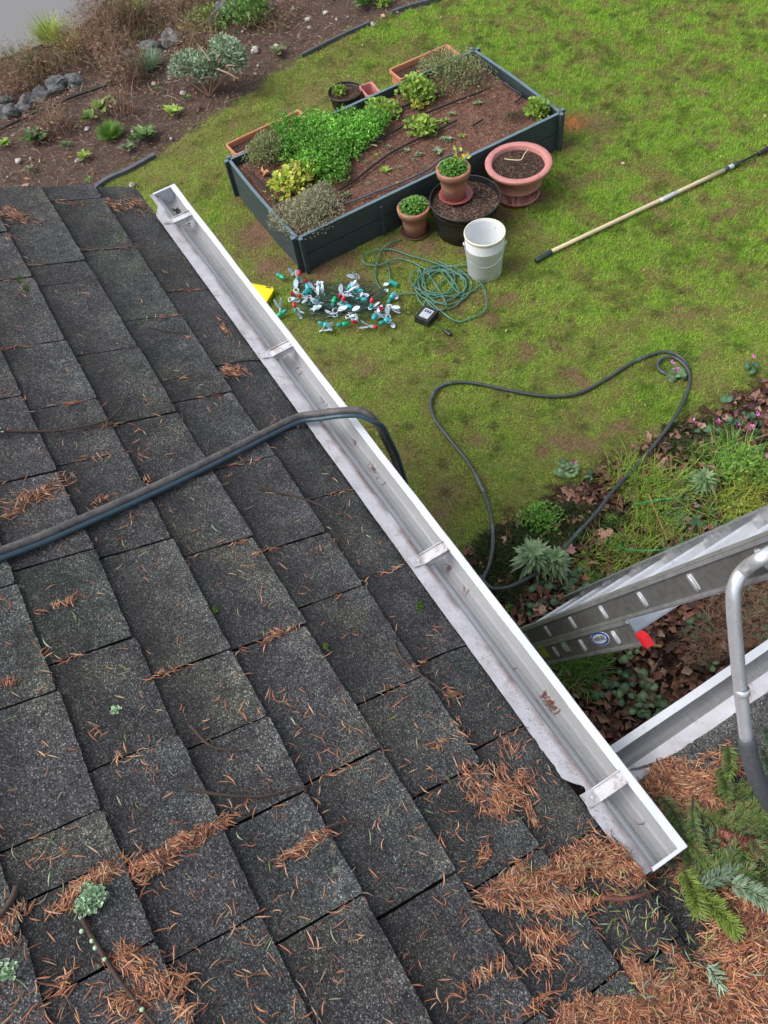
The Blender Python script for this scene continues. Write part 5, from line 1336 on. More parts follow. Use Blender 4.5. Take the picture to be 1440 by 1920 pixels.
# ---------------- pole on the lawn
pl = thing('pole', onz(1200, 392), 'long pale wooden pole with a green grip lying on the lawn', 'pole')
def seg_tube(p, q, r, mat, nm, z=.03, r2=None, lab=None):
    a, b = onz(*p, z), onz(*q, z); mb = MB(); tube(mb, np.linspace(a, b, 6), np.linspace(r, r2 or r, 6), 14)
    o = mb.build(nm, mat, pl, smooth=True)
    if lab: o['label'] = lab
def onpole(t): return (1005 + (1440 - 1005) * t, 488 + (278 - 488) * t)
PP = [(1005, 489), (1033, 472), (1358, 319), (1376, 310), (1440, 276)]
seg_tube(PP[0], PP[1], .0205, 'dkgreen', 'end_grip', lab='dark green end grip'); seg_tube(PP[1], PP[2], .0165, 'pole', 'shaft'); seg_tube(PP[2], (1384, 306), .0185, 'dkgreen', 'collar')
seg_tube((1238, 377), (1268, 361), .0172, 'silver', 'shaft_label'); seg_tube((1366, 315), (1374, 311), .0192, 'silver', 'collar_band')
seg_tube((1384, 306), (1425, 286), .010, 'black', 'tip_rod'); seg_tube((1422, 288), (1445, 276), .017, 'black', 'tip_head', r2=.022)
# ---------------- cord, timer
pts = [(752, 449), (728, 458), (714, 472), (706, 495), (704, 520), (716, 543), (738, 552), (762, 550), (790, 551), (825, 553), (860, 556), (895, 540), (908, 520), (895, 500), (860, 498), (838, 500), (800, 488), (765, 478), (735, 468), (705, 470), (684, 478), (682, 492), (700, 498), (722, 494), (745, 485), (775, 492), (800, 505)]
rg = random.Random(11)
for k_ in range(7):
    cx, cy = 828 + rg.uniform(-12, 14), 535 + rg.uniform(-12, 10); a0 = rg.uniform(0, 6.28); rx_, ry_ = rg.uniform(34, 62), rg.uniform(24, 40); tl = rg.uniform(-.6, .2)
    for j in range(8):
        t = a0 + j * 6.283 / 8; ex, ey = rx_ * math.cos(t) * rg.uniform(.85, 1.1), ry_ * math.sin(t) * rg.uniform(.85, 1.1)
        pts.append((cx + ex * math.cos(tl) - ey * math.sin(tl), cy + ex * math.sin(tl) + ey * math.cos(tl)))
pts += [(850, 600), (880, 598), (910, 580), (909, 545), (890, 520), (862, 515), (840, 522), (812, 545), (795, 570), (797, 582)]
cp = crom([onz(a, b, .012 + .022 * rg.random()) for a, b in pts], 6)
cordo = thing('power_cord', tuple(cp[100]), 'tangled green extension cord lying beside the white bucket', 'cord')
mb = MB(); tube(mb, cp, .0062, 7); mb.build('cord', 'cord', cordo, smooth=True)
a, b = onz(730, 528, .02), onz(745, 535, .02)
mb = MB(); box(mb, (a + b) / 2, (b - a) / 2, np.array([.012, -.012, 0]), (0, 0, .012)); mb.build('socket_end', 'socket', cordo)
mb = MB(); c = onz(724, 533, .03); box(mb, c, (.016, .012, .004), (-.010, .014, 0), (0, 0, .0015)); box(mb, c + [.05, -.03, -.01], (.016, -.008, 0.002), (.008, .014, 0), (0, 0, .0015)); mb.build('white_tag', 'clip', cordo)
mb = MB(); a, b = onz(724, 487, .02), onz(731, 528, .02); tube(mb, crom([a, (a + b) / 2 + [.02, 0, 0], b], 6), .005, 7); a, b = onz(757, 480, .02), onz(752, 450, .02); mb.build('cord_tail', 'cord', cordo, smooth=True)
tmo = thing('outdoor_timer', onz(802, 594), 'black plug in timer box with a pale label lying by the cord', 'timer')
a, b = onz(787, 590, .03), onz(813, 601, .03); d1 = (b - a) / 2; d2 = onz(795, 578, .03) - onz(790, 592, .03); d2 = d2 - d1 * (d2 @ d1) / (d1 @ d1); c = onz(800, 593, .03)
mb = MB(); box(mb, c, d1, d2 * .95, (0, 0, .028)); mb.build('case', 'black', tmo)
mb = MB(); box(mb, c + [0, 0, .0295], d1 * .62, d2 * .62, (0, 0, .001)); mb.build('face_label', 'silver', tmo)
mb = MB()
for k_ in (-1, 0, 1): box(mb, c + [0, 0, .0312] + d2 * .28 + d1 * k_ * .32, d1 * .1, d2 * .16, (0, 0, .0006))
mb.build('buttons', 'ink', tmo)
mb = MB(); tube(mb, crom([onz(812, 603, .02), onz(822, 611, .02), onz(832, 620, .015)], 6), .0045, 7); mb.build('cable', 'black', tmo, smooth=True)
mb = MB(); a, b = onz(831, 618, .02), onz(845, 628, .02); tube(mb, np.linspace(a, b, 4), [.010, .016, .018, .014], 10); mb.build('plug', 'black', tmo)

# ---------------- yellow tray
yt = thing('plastic_tray', (*onz(470, 590)[:2], 0), 'yellow plastic tray half hidden under the gutter edge', 'tray')
a = onz(470, 532, .05); b = onz(516, 541, .05); c_ = onz(506, 578, .05)
ex = (a - b) / np.linalg.norm(a - b); ey = c_ - b; ey = ey - ex * (ey @ ex); ey /= np.linalg.norm(ey)
def rr(hx, hy, z, r, c0):
    out = []
    for q_, (sx, sy) in enumerate(((1, 1), (-1, 1), (-1, -1), (1, -1))):
        for k_ in range(6):
            t = (q_ + k_ / 5) * math.pi / 2
            p = c0 + ex * (sx * (hx - r) + r * math.cos(t)) + ey * (sy * (hy - r) + r * math.sin(t)); out.append(np.array([p[0], p[1], z]))
    return out
c0 = b + ex * .24 + ey * .16
rs_ = [rr(.225, .145, .0, .03, c0), rr(.24, .16, .05, .035, c0), rr(.24, .16, .058, .035, c0), rr(.215, .135, .060, .03, c0), rr(.205, .125, .045, .03, c0), rr(.17, .10, .040, .03, c0)]
V = [p for r_ in rs_ for p in r_]; m = 24
mb = MB(); mb.add(V, [[i * m + j, i * m + (j + 1) % m, (i + 1) * m + (j + 1) % m, (i + 1) * m + j] for i in range(len(rs_) - 1) for j in range(m)] + [[(len(rs_) - 1) * m + j for j in range(m)]])
mb.build('tray_body', 'yellow', yt, smooth=False)
for s in (.05, .30):
    mb = MB(); box(mb, b + ex * s + ey * .012 + np.array([0, 0, .0105]), ex * .022, ey * .005, (0, 0, .001)); mb.build('slot', 'ink', yt)

# ---------------- string lights
sl_ = thing('string_lights', onz(640, 565), 'heap of green string lights with red and teal bulbs and white clips', 'string lights')
wp = [(580, 520)]; rg = random.Random(4)
for k_ in range(96):
    t = k_ / 96; wp.append((640 + 92 * math.sin(k_ * 1.9 + rg.uniform(-.5, .5)) * rg.uniform(.5, 1), 565 + 40 * math.cos(k_ * 2.3 + rg.uniform(-.6, .6)) * rg.uniform(.3, 1)))
mb = MB(); tube(mb, crom([onz(a, b, .008 + .05 * rg.random()) for a, b in wp], 6), .0026, 6)
for (s, e_) in (((606, 560), (770, 590)), ((600, 586), (640, 612)), ((585, 560), (575, 530)), ((590, 530), (700, 527)), ((745, 545), (762, 590)), ((620, 590), (735, 608))):
    a, b = onz(*s, .02), onz(*e_, .02); md = (a + b) / 2 + [rg.uniform(-.05, .05), rg.uniform(-.05, .05), .02]; tube(mb, crom([a, md, b], 6), .0026, 6)
mb.build('wire', 'wire', sl_, smooth=True)
def bulbproto(mat):
    mb = MB(); lathe(mb, [(0, .045), (.006, .040), (.0135, .025), (.0165, .008), (.013, -.004), (0, -.004)], (0, 0, 0), 14); b = mb.build('bulb', mat, sl_, smooth=True)
    b.data.transform(Matrix.Translation(Vector(sl_.location)))
    mb = MB(); lathe(mb, [(0, -.004), (.0125, -.004), (.0125, -.036), (.010, -.038), (0, -.038)], (0, 0, 0), 12); s = mb.build('socket', 'socket', sl_, smooth=True); s.data.transform(Matrix.Translation(Vector(sl_.location))); s.parent = b
    return b
def clipproto():
    mb = MB()
    for s in (-1, 1):
        P_ = [(0, 0), (.014, .012), (.019, .03), (.015, .052), (.004, .068), (-.006, .062), (-.012, .04), (-.010, .012)]
        V = [(x, s * (.003 + y * .32), y) for x, y in P_] + [(x, s * (.0045 + y * .32), y) for x, y in P_]; k8 = 8
        mb.add(V, [list(range(k8)), list(range(k8, 16))[::-1]] + [[j, (j + 1) % k8, k8 + (j + 1) % k8, k8 + j] for j in range(k8)])
    t = np.linspace(0, 2 * math.pi, 14); tube(mb, np.stack([.017 * np.cos(t), 0 * t, -.014 + .017 * np.sin(t)], 1), .0042, 6)
    c = mb.build('clip', 'clip', sl_); c.data.transform(Matrix.Translation(Vector(sl_.location))); return c
prot = {'r': bulbproto('bulb_red'), 't': bulbproto('bulb_teal'), 'g': bulbproto('bulb_green'), 'c': clipproto()}
used = set()
def putlight(k_, px, py, z, tilt):
    p = prot[k_]
    if k_ in used:
        o = p.copy(); COL.objects.link(o); o.parent = sl_
        for ch in p.children: d = ch.copy(); COL.objects.link(d); d.parent = o
    else: o = p; used.add(k_)
    w_ = onz(px, py, z) - np.array(sl_.location); o.location = tuple(w_)
    if k_ == 'c': o.scale = [rg.uniform(.95, 1.25)] * 3
    else: o.scale = [1.0 if k_ == 'r' else 1.25] * 3
    o.rotation_euler = (rg.uniform(*tilt), rg.uniform(-.6, .6), rg.uniform(0, 6.28))
def cz(x, y): return 500 + x / 3.43, 480 + y / 3.43
for x, y in [(205, 125), (262, 165), (170, 250), (210, 255), (180, 330), (470, 260), (490, 285), (675, 300), (745, 345), (700, 455), (575, 425)]: putlight('r', *cz(x, y), rg.uniform(.06, .10), (-.9, .9))
for x, y in [(185, 175), (255, 235), (510, 325), (550, 185), (800, 270), (610, 280), (370, 440), (695, 390), (760, 420), (300, 300), (585, 225), (270, 215)]: putlight('t', *cz(x, y), rg.uniform(.03, .07), (.8, 1.9))
for x, y in [(90, 130), (95, 370), (430, 300), (490, 440)]: putlight('g', *cz(x, y), rg.uniform(.03, .06), (.9, 2))
for x, y in [(165, 110), (160, 280), (200, 350), (310, 215), (360, 240), (265, 265), (340, 310), (300, 350), (480, 240), (540, 250), (455, 350), (430, 380), (575, 130), (548, 200), (585, 230), (550, 350), (530, 390), (575, 410), (680, 330), (710, 370), (780, 380), (660, 450), (800, 330), (830, 260), (360, 475), (400, 455), (90, 340), (790, 425), (210, 145), (270, 185), (330, 260), (505, 300), (745, 385), (600, 260), (320, 190), (190, 210), (235, 250), (520, 235)]: putlight('c', *cz(x, y), rg.uniform(.02, .06), (.3, 1.7))

# ================================================================== LEFT BED AND VERGE
BLv = wpoly([(-260, 500), (180, 352), (300, 285), (360, 245), (440, 195), (520, 135), (600, 85), (700, 42), (830, 0), (900, -60), (600, -200), (200, -160), (-150, 120)])
BRv = wpoly([(1500, 680), (1440, 715), (1330, 780), (1200, 842), (1090, 903), (1000, 955), (930, 990), (880, 1025), (862, 1080), (870, 1200), (980, 1300), (1100, 1420), (1250, 1400), (1600, 1200), (1700, 800)])
def notroad(x, y): return np.where(inpoly(x, y, ROAD), 0.06, 1.0)
mb = MB(); q = scatter(BLv, 42000, notroad); m = len(q)
CHL = np.array([(0.14, .085, .065), (.27, .17, .13), (.09, .05, .04), (.38, .27, .22), (.05, .032, .026), (.22, .11, .08)])
strips(mb, np.column_stack([q, np.full(m, .004) + .02 * RNG.rand(m)]), rdir(m, -.4, .5), rdir(m, .5, 2), .012 + .035 * RNG.rand(m) ** 2, .005 + .010 * RNG.rand(m), vary(CHL, m, .35), nseg=1, ridge=.2)
q = scatter(wpoly([(560, 420), (440, 480), (420, 380), (520, 470), (560, 500), (720, 430), (860, 460), (1000, 380), (1110, 260), (1060, 180), (1180, 230), (1000, 460), (760, 560), (560, 560)]), 2600, lambda x, y: bare(x, y)); m = len(q)
strips(mb, np.column_stack([q, np.full(m, .008) + .008 * RNG.rand(m)]), rdir(m, -.4, .5), rdir(m, .5, 2), .010 + .02 * RNG.rand(m), .004 + .005 * RNG.rand(m), vary(CHL[[0, 1, 5]], m, .35), nseg=1, ridge=.2)
q = scatter(BLv, 1100, lambda x, y: np.clip((fbm(x * 2, y * 2, 4) - .4) * 4, 0, 1) * notroad(x, y)); m = len(q)
strips(mb, np.column_stack([q, .01 + .04 * RNG.rand(m)]), rdir(m, -.1, .3), rdir(m, .5, 2), .06 + .16 * RNG.rand(m) ** 2, .0045, vary([(0.30, .2, .15), (.16, .10, .075), (.42, .32, .25)], m, .3), nseg=3, bend=.5 * (RNG.rand(m) - .5))
q = scatter(BLv, 2600, lambda x, y: np.clip((fbm(x * 1.7 + 3, y * 1.7, 2) - .47) * 5, 0, 1) * notroad(x, y)); m = len(q)
leaves(mb, np.column_stack([q, .01 + .02 * RNG.rand(m)]), rdir(m, -.1, .6), rdir(m, .5, 1.5), .015 + .025 * RNG.rand(m), .011, vary([(.12, .19, .06), (.09, .13, .05), (.2, .22, .10), (.16, .10, .07)], m, .3))
o = mb.build('bark_mulch', 'litter'); tag(o, 'crumbly brown bark mulch covering the flower bed soil', 'mulch', kind='stuff')
mb = MB()
q = scatter(BRv, 5200); m = len(q)
LF = np.array([(0.15, .08, .055), (.22, .125, .085), (.09, .05, .037), (.30, .19, .14), (.17, .075, .055), (.06, .036, .028), (.24, .12, .07)])
leaves(mb, np.column_stack([q, .012 + .035 * RNG.rand(m)]), rdir(m, -.35, .5), rdir(m, .25, 1.4), .035 + .05 * RNG.rand(m), .028 + .036 * RNG.rand(m), vary(LF, m, .35), fold=.2, droop=.2)
q = scatter(BRv, 9000); m = len(q)
strips(mb, np.column_stack([q, .008 + .02 * RNG.rand(m)]), rdir(m, -.4, .5), rdir(m, .5, 2), .012 + .035 * RNG.rand(m) ** 2, .003 + .008 * RNG.rand(m), vary(CHL * .8, m, .35), nseg=1, ridge=.2)
q = scatter(wpoly([(1330, 1120), (1440, 1100), (1440, 1220), (1280, 1260), (1290, 1200)]), 900); m = len(q)
strips(mb, np.column_stack([q, .03 + .05 * RNG.rand(m)]), rdir(m, -.2, .6), rdir(m, .5, 2), .05 + .09 * RNG.rand(m), .0035, vary([(0.26, .17, .11), (.18, .10, .07)], m, .35), nseg=3, bend=.3 * (RNG.rand(m) - .5))
o = mb.build('leaf_litter', 'litter'); tag(o, 'damp brown fallen leaves covering the bed below the ladder', 'leaf litter', kind='stuff')
mb = MB(); q = scatter(lawn, 240); m = len(q)
leaves(mb, np.column_stack([q, .018 + .008 * RNG.rand(m)]), rdir(m, -.1, .2), rdir(m, .6, 1.4), .015 + .03 * RNG.rand(m) ** 2, .012 + .015 * RNG.rand(m), vary([(0.28, .15, .10), (.4, .28, .2), (.16, .08, .05)], m, .3), fold=.2)
q = scatter(BLv, 330); m = len(q)
leaves(mb, np.column_stack([q, .018 + .01 * RNG.rand(m)]), rdir(m, -.1, .3), rdir(m, .6, 1.4), .03 + .05 * RNG.rand(m) ** 2, .02 + .025 * RNG.rand(m), vary([(0.42, .25, .17), (.5, .38, .3), (.3, .13, .08), (.45, .22, .10)], m, .3), fold=.25)
o = mb.build('scattered_leaves', 'litter'); tag(o, 'small dry leaf scraps scattered on grass and bed', 'leaves', kind='stuff')
# single larger leaves by the hose and euphorbia
for px, py, s, l in [(1135, 996, .11, 'pale brown fallen leaf beside the leaning hose'), (1064, 1035, .12, 'pale pinkish maple leaf beside the grey green rosettes'), (1010, 1145, .10, 'reddish fallen leaf near the foot of the ladder'), (1232, 925, .06, 'orange leaf among the yellow green fronds'), (190, 352 - 3, .09, 'pale curled leaf at the top edge of the roof')]:
    c = onz(px, py, .05) if py > 400 else onz(50, 349, .03)
    mb = MB(); a0 = random.uniform(0, 6)
    for k_ in range(7):
        a = a0 + (k_ - 3) * .55; d = np.array([[math.cos(a), math.sin(a), .15]])
        leaves(mb, np.array([c]), d, [[.1, .1, 1]], s * (.62 - .06 * abs(k_ - 3)), s * .34, vary([(0.46, .27, .2)], 1, .12), fold=.15, droop=.1)
    o = mb.build('fallen_leaf', 'litter', org=tuple(c)); tag(o, l, 'leaf')
# pebbles
mb = MB()
def rock(mb, c, r, sx=1, sy=1, sz=.7, seed=0, n1=10, n2=8, amp=.3):
    rg_ = np.random.RandomState(seed); off = rg_.rand(3) * 20; V = []; planes = nrm(rg_.randn(5, 3))
    for i in range(n2 + 1):
        ph = math.pi * i / n2
        for j in range(n1):
            t = 2 * math.pi * j / n1
            d = np.array([math.sin(ph) * math.cos(t), math.sin(ph) * math.sin(t), math.cos(ph)]); cut = [abs(float(d @ pl_)) for pl_ in planes]
            k_ = 1 + amp * (vnoise(np.array([d[0] * 1.6 + off[0]]), np.array([d[1] * 1.6 + d[2] * 1.3 + off[1]]), 1)[0] - .5) * 2 + amp * .22 * (rg_.rand() - .5) * (0 < i < n2)
            k_ *= min(1.12, .80 / max(max(cut), .55))
            V.append(np.array(c) + d * k_ * r * [sx, sy, sz])
    Fc = [[i * n1 + j, (i + 1) * n1 + j, (i + 1) * n1 + (j + 1) % n1, i * n1 + (j + 1) % n1] for i in range(n2) for j in range(n1)]
    mb.add(V, Fc)
for i in range(110):
    p = scatter(BLv, 1)[0]; rock(mb, (p[0], p[1], .012), random.uniform(.008, .02), seed=i, n1=6, n2=5)
for px, py in [(581, 55), (610, 28), (578, 40), (478, 100), (344, 178), (36, 305), (165, 245), (148, 305), (290, 160), (480, 95), (520, 90), (440, 78), (620, 0), (550, 20), (700, 850 - 800), (250, 380 - 30)]:
    p = onz(px, py); rock(mb, (p[0], p[1], .02), random.uniform(.025, .042), seed=px, n1=7, n2=6)
o = mb.build('pebbles', surf('pale_pebble', (.42, .38, .35), .7, nsc=20, namt=.3)); tag(o, 'small pale pebbles strewn through the dark mulch', 'pebbles', kind='stuff')
RK = [(108, 158, .135, 'large rounded grey rock in the middle of the rock row'), (138, 151, .115, 'rounded grey rock right of the largest one, touching it'), (78, 178, .10, 'bluish grey rock left of the pair of big rocks'), (47, 193, .11, 'flat tan grey rock between two bluish rocks'),
      (14, 208, .14, 'blue grey rock at the left edge of the photo'), (5, 190, .10, 'small dark rock behind the leftmost one'), (284, 88, .12, 'dark blue grey boulder beside the grey green shrub'), (318, 70, .13, 'dark mossy rock behind the grey green shrub'), (240, 106, .08, 'low dark rock between dry stems'),
      (412, 20, .15, 'bluish rock at the top under green leaves'), (440, 22, .12, 'dark rock right of the bluish top rock'), (462, 8, .12, 'greenish rock at the top edge'), (395, 42, .10, 'small dark rock below the bluish top rock'), (512, 8, .08, 'little pale rock at the top edge beside the mulch')]
for i, (px, py, r, l) in enumerate(RK):
    c = onz(px, py, r * .4); mb = MB(); rock(mb, (c[0], c[1], r * .28), r * .9, 1.05 if i % 2 else .85, .9 if i % 3 else 1.1, .62, seed=i + 3, n1=26, n2=18, amp=.5)
    o = mb.build('rock', 'stone', org=(c[0], c[1], 0), smooth=False); tag(o, l, 'rock', 'rocks along the back of the bed')
def ribbon(pts, r, h, label, name, mat='edging', z=.02):
    p = crom([onz(a, b, z) for a, b in pts], 6); mb = MB(); V = []; n_ = len(p)
    T = np.gradient(p, axis=0); T[:, 2] = 0; T = nrm(T); sd_ = np.stack([-T[:, 1], T[:, 0], T[:, 2]], 1)
    for i in range(n_):
        for o_, z_ in ((-r, -.02), (-r, h), (r, h + .004), (r, -.02)): V.append(p[i] + sd_[i] * o_ + np.array([0, 0, z_]))
    Fc = [[i * 4 + j, (i + 1) * 4 + j, (i + 1) * 4 + (j + 1) % 4, i * 4 + (j + 1) % 4] for i in range(n_ - 1) for j in range(4)] + [[0, 1, 2, 3], [n_ * 4 - 1, n_ * 4 - 2, n_ * 4 - 3, n_ * 4 - 4]]
    mb.add(V, Fc); o = mb.build(name, mat, org=tuple(p[0])); return tag(o, label, 'edging')
ribbon([(165, 362), (200, 336), (240, 318), (290, 290)], .018, .012, 'grey plastic lawn edging emerging from behind the roof', 'lawn_edging')
ribbon([(566, 105), (600, 88), (640, 68), (680, 50), (694, 44)], .009, .02, 'dark lawn edging between mulch and grass near the top', 'lawn_edging')
ribbon([(735, 24), (770, 12), (830, -4)], .009, .02, 'short length of dark edging at the very top of the photo', 'lawn_edging')
mb = MB(); p = crom([onz(a, b, .03) for a, b in [(-20, 252), (30, 228), (65, 212), (100, 198), (140, 180), (190, 163), (215, 152)]], 6); tube(mb, p, .013, 8); o = mb.build('irrigation_pipe', 'black', org=tuple(p[0]), smooth=True); tag(o, 'thin black irrigation pipe running below the rock row', 'pipe')
# leafy plants of the left bed
GG = [(.10, .19, .05), (.15, .27, .07), (.08, .15, .05)]
ros = [(190, 205, .20, 14, [(.16, .26, .06), (.22, .30, .07)], 'wide leaved green plant below the rock row'), (170, 222, .13, 8, [(.16, .28, .05)], 'single tilted green leaf cluster left of the wide leaved plant'), (215, 198, .12, 9, [(.20, .24, .08)], 'olive leaf cluster right of the wide leaved plant'),
       (325, 213, .13, 20, G2, 'light green star shaped plant in open mulch'), (272, 258, .17, 46, GG, 'spreading green plant right of the grass cushion'), (252, 262, .09, 22, GG, 'green leaf tuft touching the grass cushion'), (240, 280, .10, 24, [(.18, .22, .12)], 'grey green tuft below the grass cushion'),
       (157, 296, .10, 20, G2, 'small light green plant near the lower left mulch'), (66, 262, .17, 34, GG, 'green plant with drooping leaves at the far left'), (124, 274, .08, 16, GG, 'small green seedling between two bigger plants'), (6, 272, .12, 16, G2, 'bright leaf cluster at the left edge'),
       (170, 338, .05, 10, G1, 'tiny green weed beside the grey edging'), (690, 8, .22, 22, [(.14, .28, .07), (.10, .22, .05)], 'broad leaved green plant at the top edge'), (535, 52, .05, 10, GG, 'tiny weed in the upper mulch'), (520, 100, .12, 24, [(.17, .20, .09)], 'olive weed near the upper lawn edge'), (350, 185, .06, 12, GG, 'tiny weed below the grey shrub'),
       (300, 168, .05, 10, GG, 'tiny weed left of the grey shrub'), (60, 318, .08, 14, [(.2, .2, .1)], 'pale olive weed near the roof edge'), (1005, 205, .03, 6, G2, 'tiny sprout at the corner of the bed')]
for px, py, r, n_, c_, l in ros[:-1]:
    rosette(px, py, .03, r, max(12, n_), r * .95, r * .42, c_, l, name='leafy_plant', cat='plant', tilt=.45, group='leafy plants of the back bed')
for px, py, r, h, m, cc, l, ln_ in [(210, 256, .13, .14, 900, [(.12, .26, .04), (.17, .33, .06)], 'dense round cushion of fine green grass', .13), (100, 80, .20, .3, 420, [(.30, .40, .06), (.38, .45, .08)], 'bright yellow green grass clump at the roadside', .3), (138, 95, .20, .2, 320, [(.30, .30, .08), (.36, .32, .12)], 'straw green grass clump right of the bright one', .25),
                                     (280, 130, .15, .2, 300, [(.20, .32, .20), (.26, .38, .22)], 'silvery green tuft below the dark boulder', .2), (250, 30, .25, .2, 300, [(.25, .32, .08)], 'loose yellow grass at the top left', .25), (45, 130, .3, .2, 260, [(.16, .22, .06)], 'thin green grass by the left verge', .25)]:
    c = onz(px, py, 0); a = RNG.rand(m) * 6.283; q = r * .45 * RNG.rand(m) ** .5
    mb = MB(); blades(mb, np.stack([c[0] + q * np.cos(a), c[1] + q * np.sin(a), np.zeros(m)], 1), np.stack([np.cos(a), np.sin(a), a * 0], 1) + rdir(m, 0, 0) * .5, ln_ * (.6 + .6 * RNG.rand(m)), .006, vary(cc, m, .3), lean=.2 + .6 * RNG.rand(m))
    o = mb.build('grass_clump', 'leaf', org=tuple(c)); tag(o, l, 'grass clump')
# grey-green shrub with bare brown stems
sh = thing('sage_shrub', onz(385, 170), 'grey green shrub of rounded leaf tufts on bare brown stems', 'shrub')
mb = MB(); ms = MB(); SG = [(.28, .38, .24), (.36, .46, .31), (.20, .28, .18)]
for px, py, z, r in [(345, 120, .28, .13), (365, 125, .26, .14), (385, 118, .32, .13), (400, 130, .26, .12), (425, 95, .42, .14), (440, 105, .40, .13), (415, 85, .40, .11), (335, 130, .2, .11), (445, 120, .34, .10), (355, 110, .3, .1), (380, 140, .2, .10)]:
    c = onz(px, py, z); m = 420
    d = rdir(m, -.5, 1.0); leaves(mb, c[None, :] + d * r * (.35 + .5 * RNG.rand(m, 1)), nrm(d * .6 + rdir(m, -.2, 1)), rdir(m, .4, 1.4), r * (.26 + .24 * RNG.rand(m)), r * .13, vary(SG, m, .25), fold=.2, droop=.2)
    s_ = onz(392, 180, 0); tube(ms, crom([s_, (s_ + c) / 2 + [random.uniform(-.05, .05), random.uniform(-.05, .05), .04], c], 5), np.linspace(.010, .005, 11), 6, col=(.20, .13, .09))
for k_ in range(16):
    a_ = onz(random.uniform(330, 440), random.uniform(70, 150), random.uniform(.1, .4)); b_ = a_ + rdir(1, -.4, .9)[0] * random.uniform(.12, .3)
    m2 = MB(); tube(m2, [a_, (a_ + b_) / 2 + [0, 0, .01], b_], [.008, .007, .004], 5, col=(.38, .27, .2)); m2.build('dry_stalk', 'litter', sh)
mb.build('foliage', 'leaf', sh); ms.build('branches', 'litter', sh)
# dry brown stems between road and bed, each clump its own thing
DB = [(.22, .12, .08), (.28, .17, .12), (.16, .09, .06), (.33, .23, .17)]
for px, py, r, h, m, l in [(222, 60, .34, .62, 240, 'tall hazy clump of dry reddish stems at the top left'), (180, 110, .3, .45, 170, 'dry reddish stems left of the tall clump'), (240, 150, .22, .45, 140, 'thin dry stems standing in the bed below the boulder'), (60, 140, .35, .28, 150, 'low dry brown stems beside the road'),
                           (20, 175, .3, .25, 120, 'dry brown tangle at the left edge above the rocks'), (330, 30, .35, .28, 170, 'dry brown stems at the top behind the grey shrub'), (370, 105, .25, .4, 120, 'pale dry stalks rising out of the grey shrub'), (100, 250, .2, .3, 90, 'brown withered stems above the green left plant'), (235, 215, .12, .4, 40, 'few tall bare stems beside the wide leaved plant'), (500, 35, .35, .18, 140, 'low dry tangle in the upper mulch')]:
    c = onz(px, py, 0); mb = MB(); a = RNG.rand(m) * 6.283; q = r * RNG.rand(m) ** .6
    B = np.stack([c[0] + q * np.cos(a), c[1] + q * np.sin(a), np.zeros(m)], 1)
    blades(mb, B, rdir(m, 0, 0), h * (.4 + .7 * RNG.rand(m)), .0055, vary(DB, m, .3), lean=.1 + .55 * RNG.rand(m))
    mm = m * 7
    k_ = RNG.randint(0, m, mm); hz = h * RNG.rand(mm)
    strips(mb, B[k_] + np.stack([RNG.randn(mm) * .06, RNG.randn(mm) * .06, hz], 1), rdir(mm, -.3, 1), rdir(mm, .2, 1), .03 + .06 * RNG.rand(mm), .0045, vary(DB, mm, .35), nseg=2, bend=.2 * (RNG.rand(mm) - .5))
    mm = m * 2; k_ = RNG.randint(0, m, mm)
    leaves(mb, B[k_] + np.stack([RNG.randn(mm) * .08, RNG.randn(mm) * .08, h * .7 * RNG.rand(mm)], 1), rdir(mm, -.3, .6), rdir(mm, .3, 1), .02 + .03 * RNG.rand(mm), .014, vary(DB + [(.22, .28, .08), (.16, .22, .06)], mm, .3))
    o = mb.build('dry_stems', 'litter', org=tuple(c)); tag(o, l, 'dry stems')
clump(455, 12, 0, .3, .35, 700, .05, .035, [(.15, .30, .07), (.22, .38, .10)], 'leafy_bush', 'green leafy bush over the top rocks', 'bush', lobes=6)
clump(385, 35, 0, .35, .16, 700, .04, .025, [(.17, .24, .06), (.24, .30, .08)], 'leafy_bush', 'low mossy green growth below the top rocks', 'bush', lobes=7)
clump(720, 2, 0, .12, .1, 140, .05, .03, G2, 'leafy_bush', 'small green plant at the top edge beside the broad leaved one', 'bush', lobes=3)
# weeds over the verge
mb = MB(); V_ = wpoly([(-100, 160), (0, 190), (100, 140), (260, 80), (400, 20), (480, -60), (250, -120), (160, 20), (0, 110)]); q = scatter(V_, 9000, lambda x, y: np.clip((fbm(x * 3, y * 3, 1) - .35) * 3, 0, 1)); m = len(q)
an = RNG.rand(m) * 6.283
blades(mb, np.column_stack([q, np.zeros(m)]), np.stack([np.cos(an), np.sin(an), an * 0], 1), .04 + .09 * RNG.rand(m), .005, vary([(.14, .20, .05), (.22, .26, .07), (.2, .13, .08), (.28, .2, .12), (.24, .17, .11)], m, .35), lean=.2 + .7 * RNG.rand(m))
o = mb.build('verge_weeds', 'leaf'); tag(o, 'ragged green and brown weeds between the road and the rocks', 'weeds', kind='stuff')

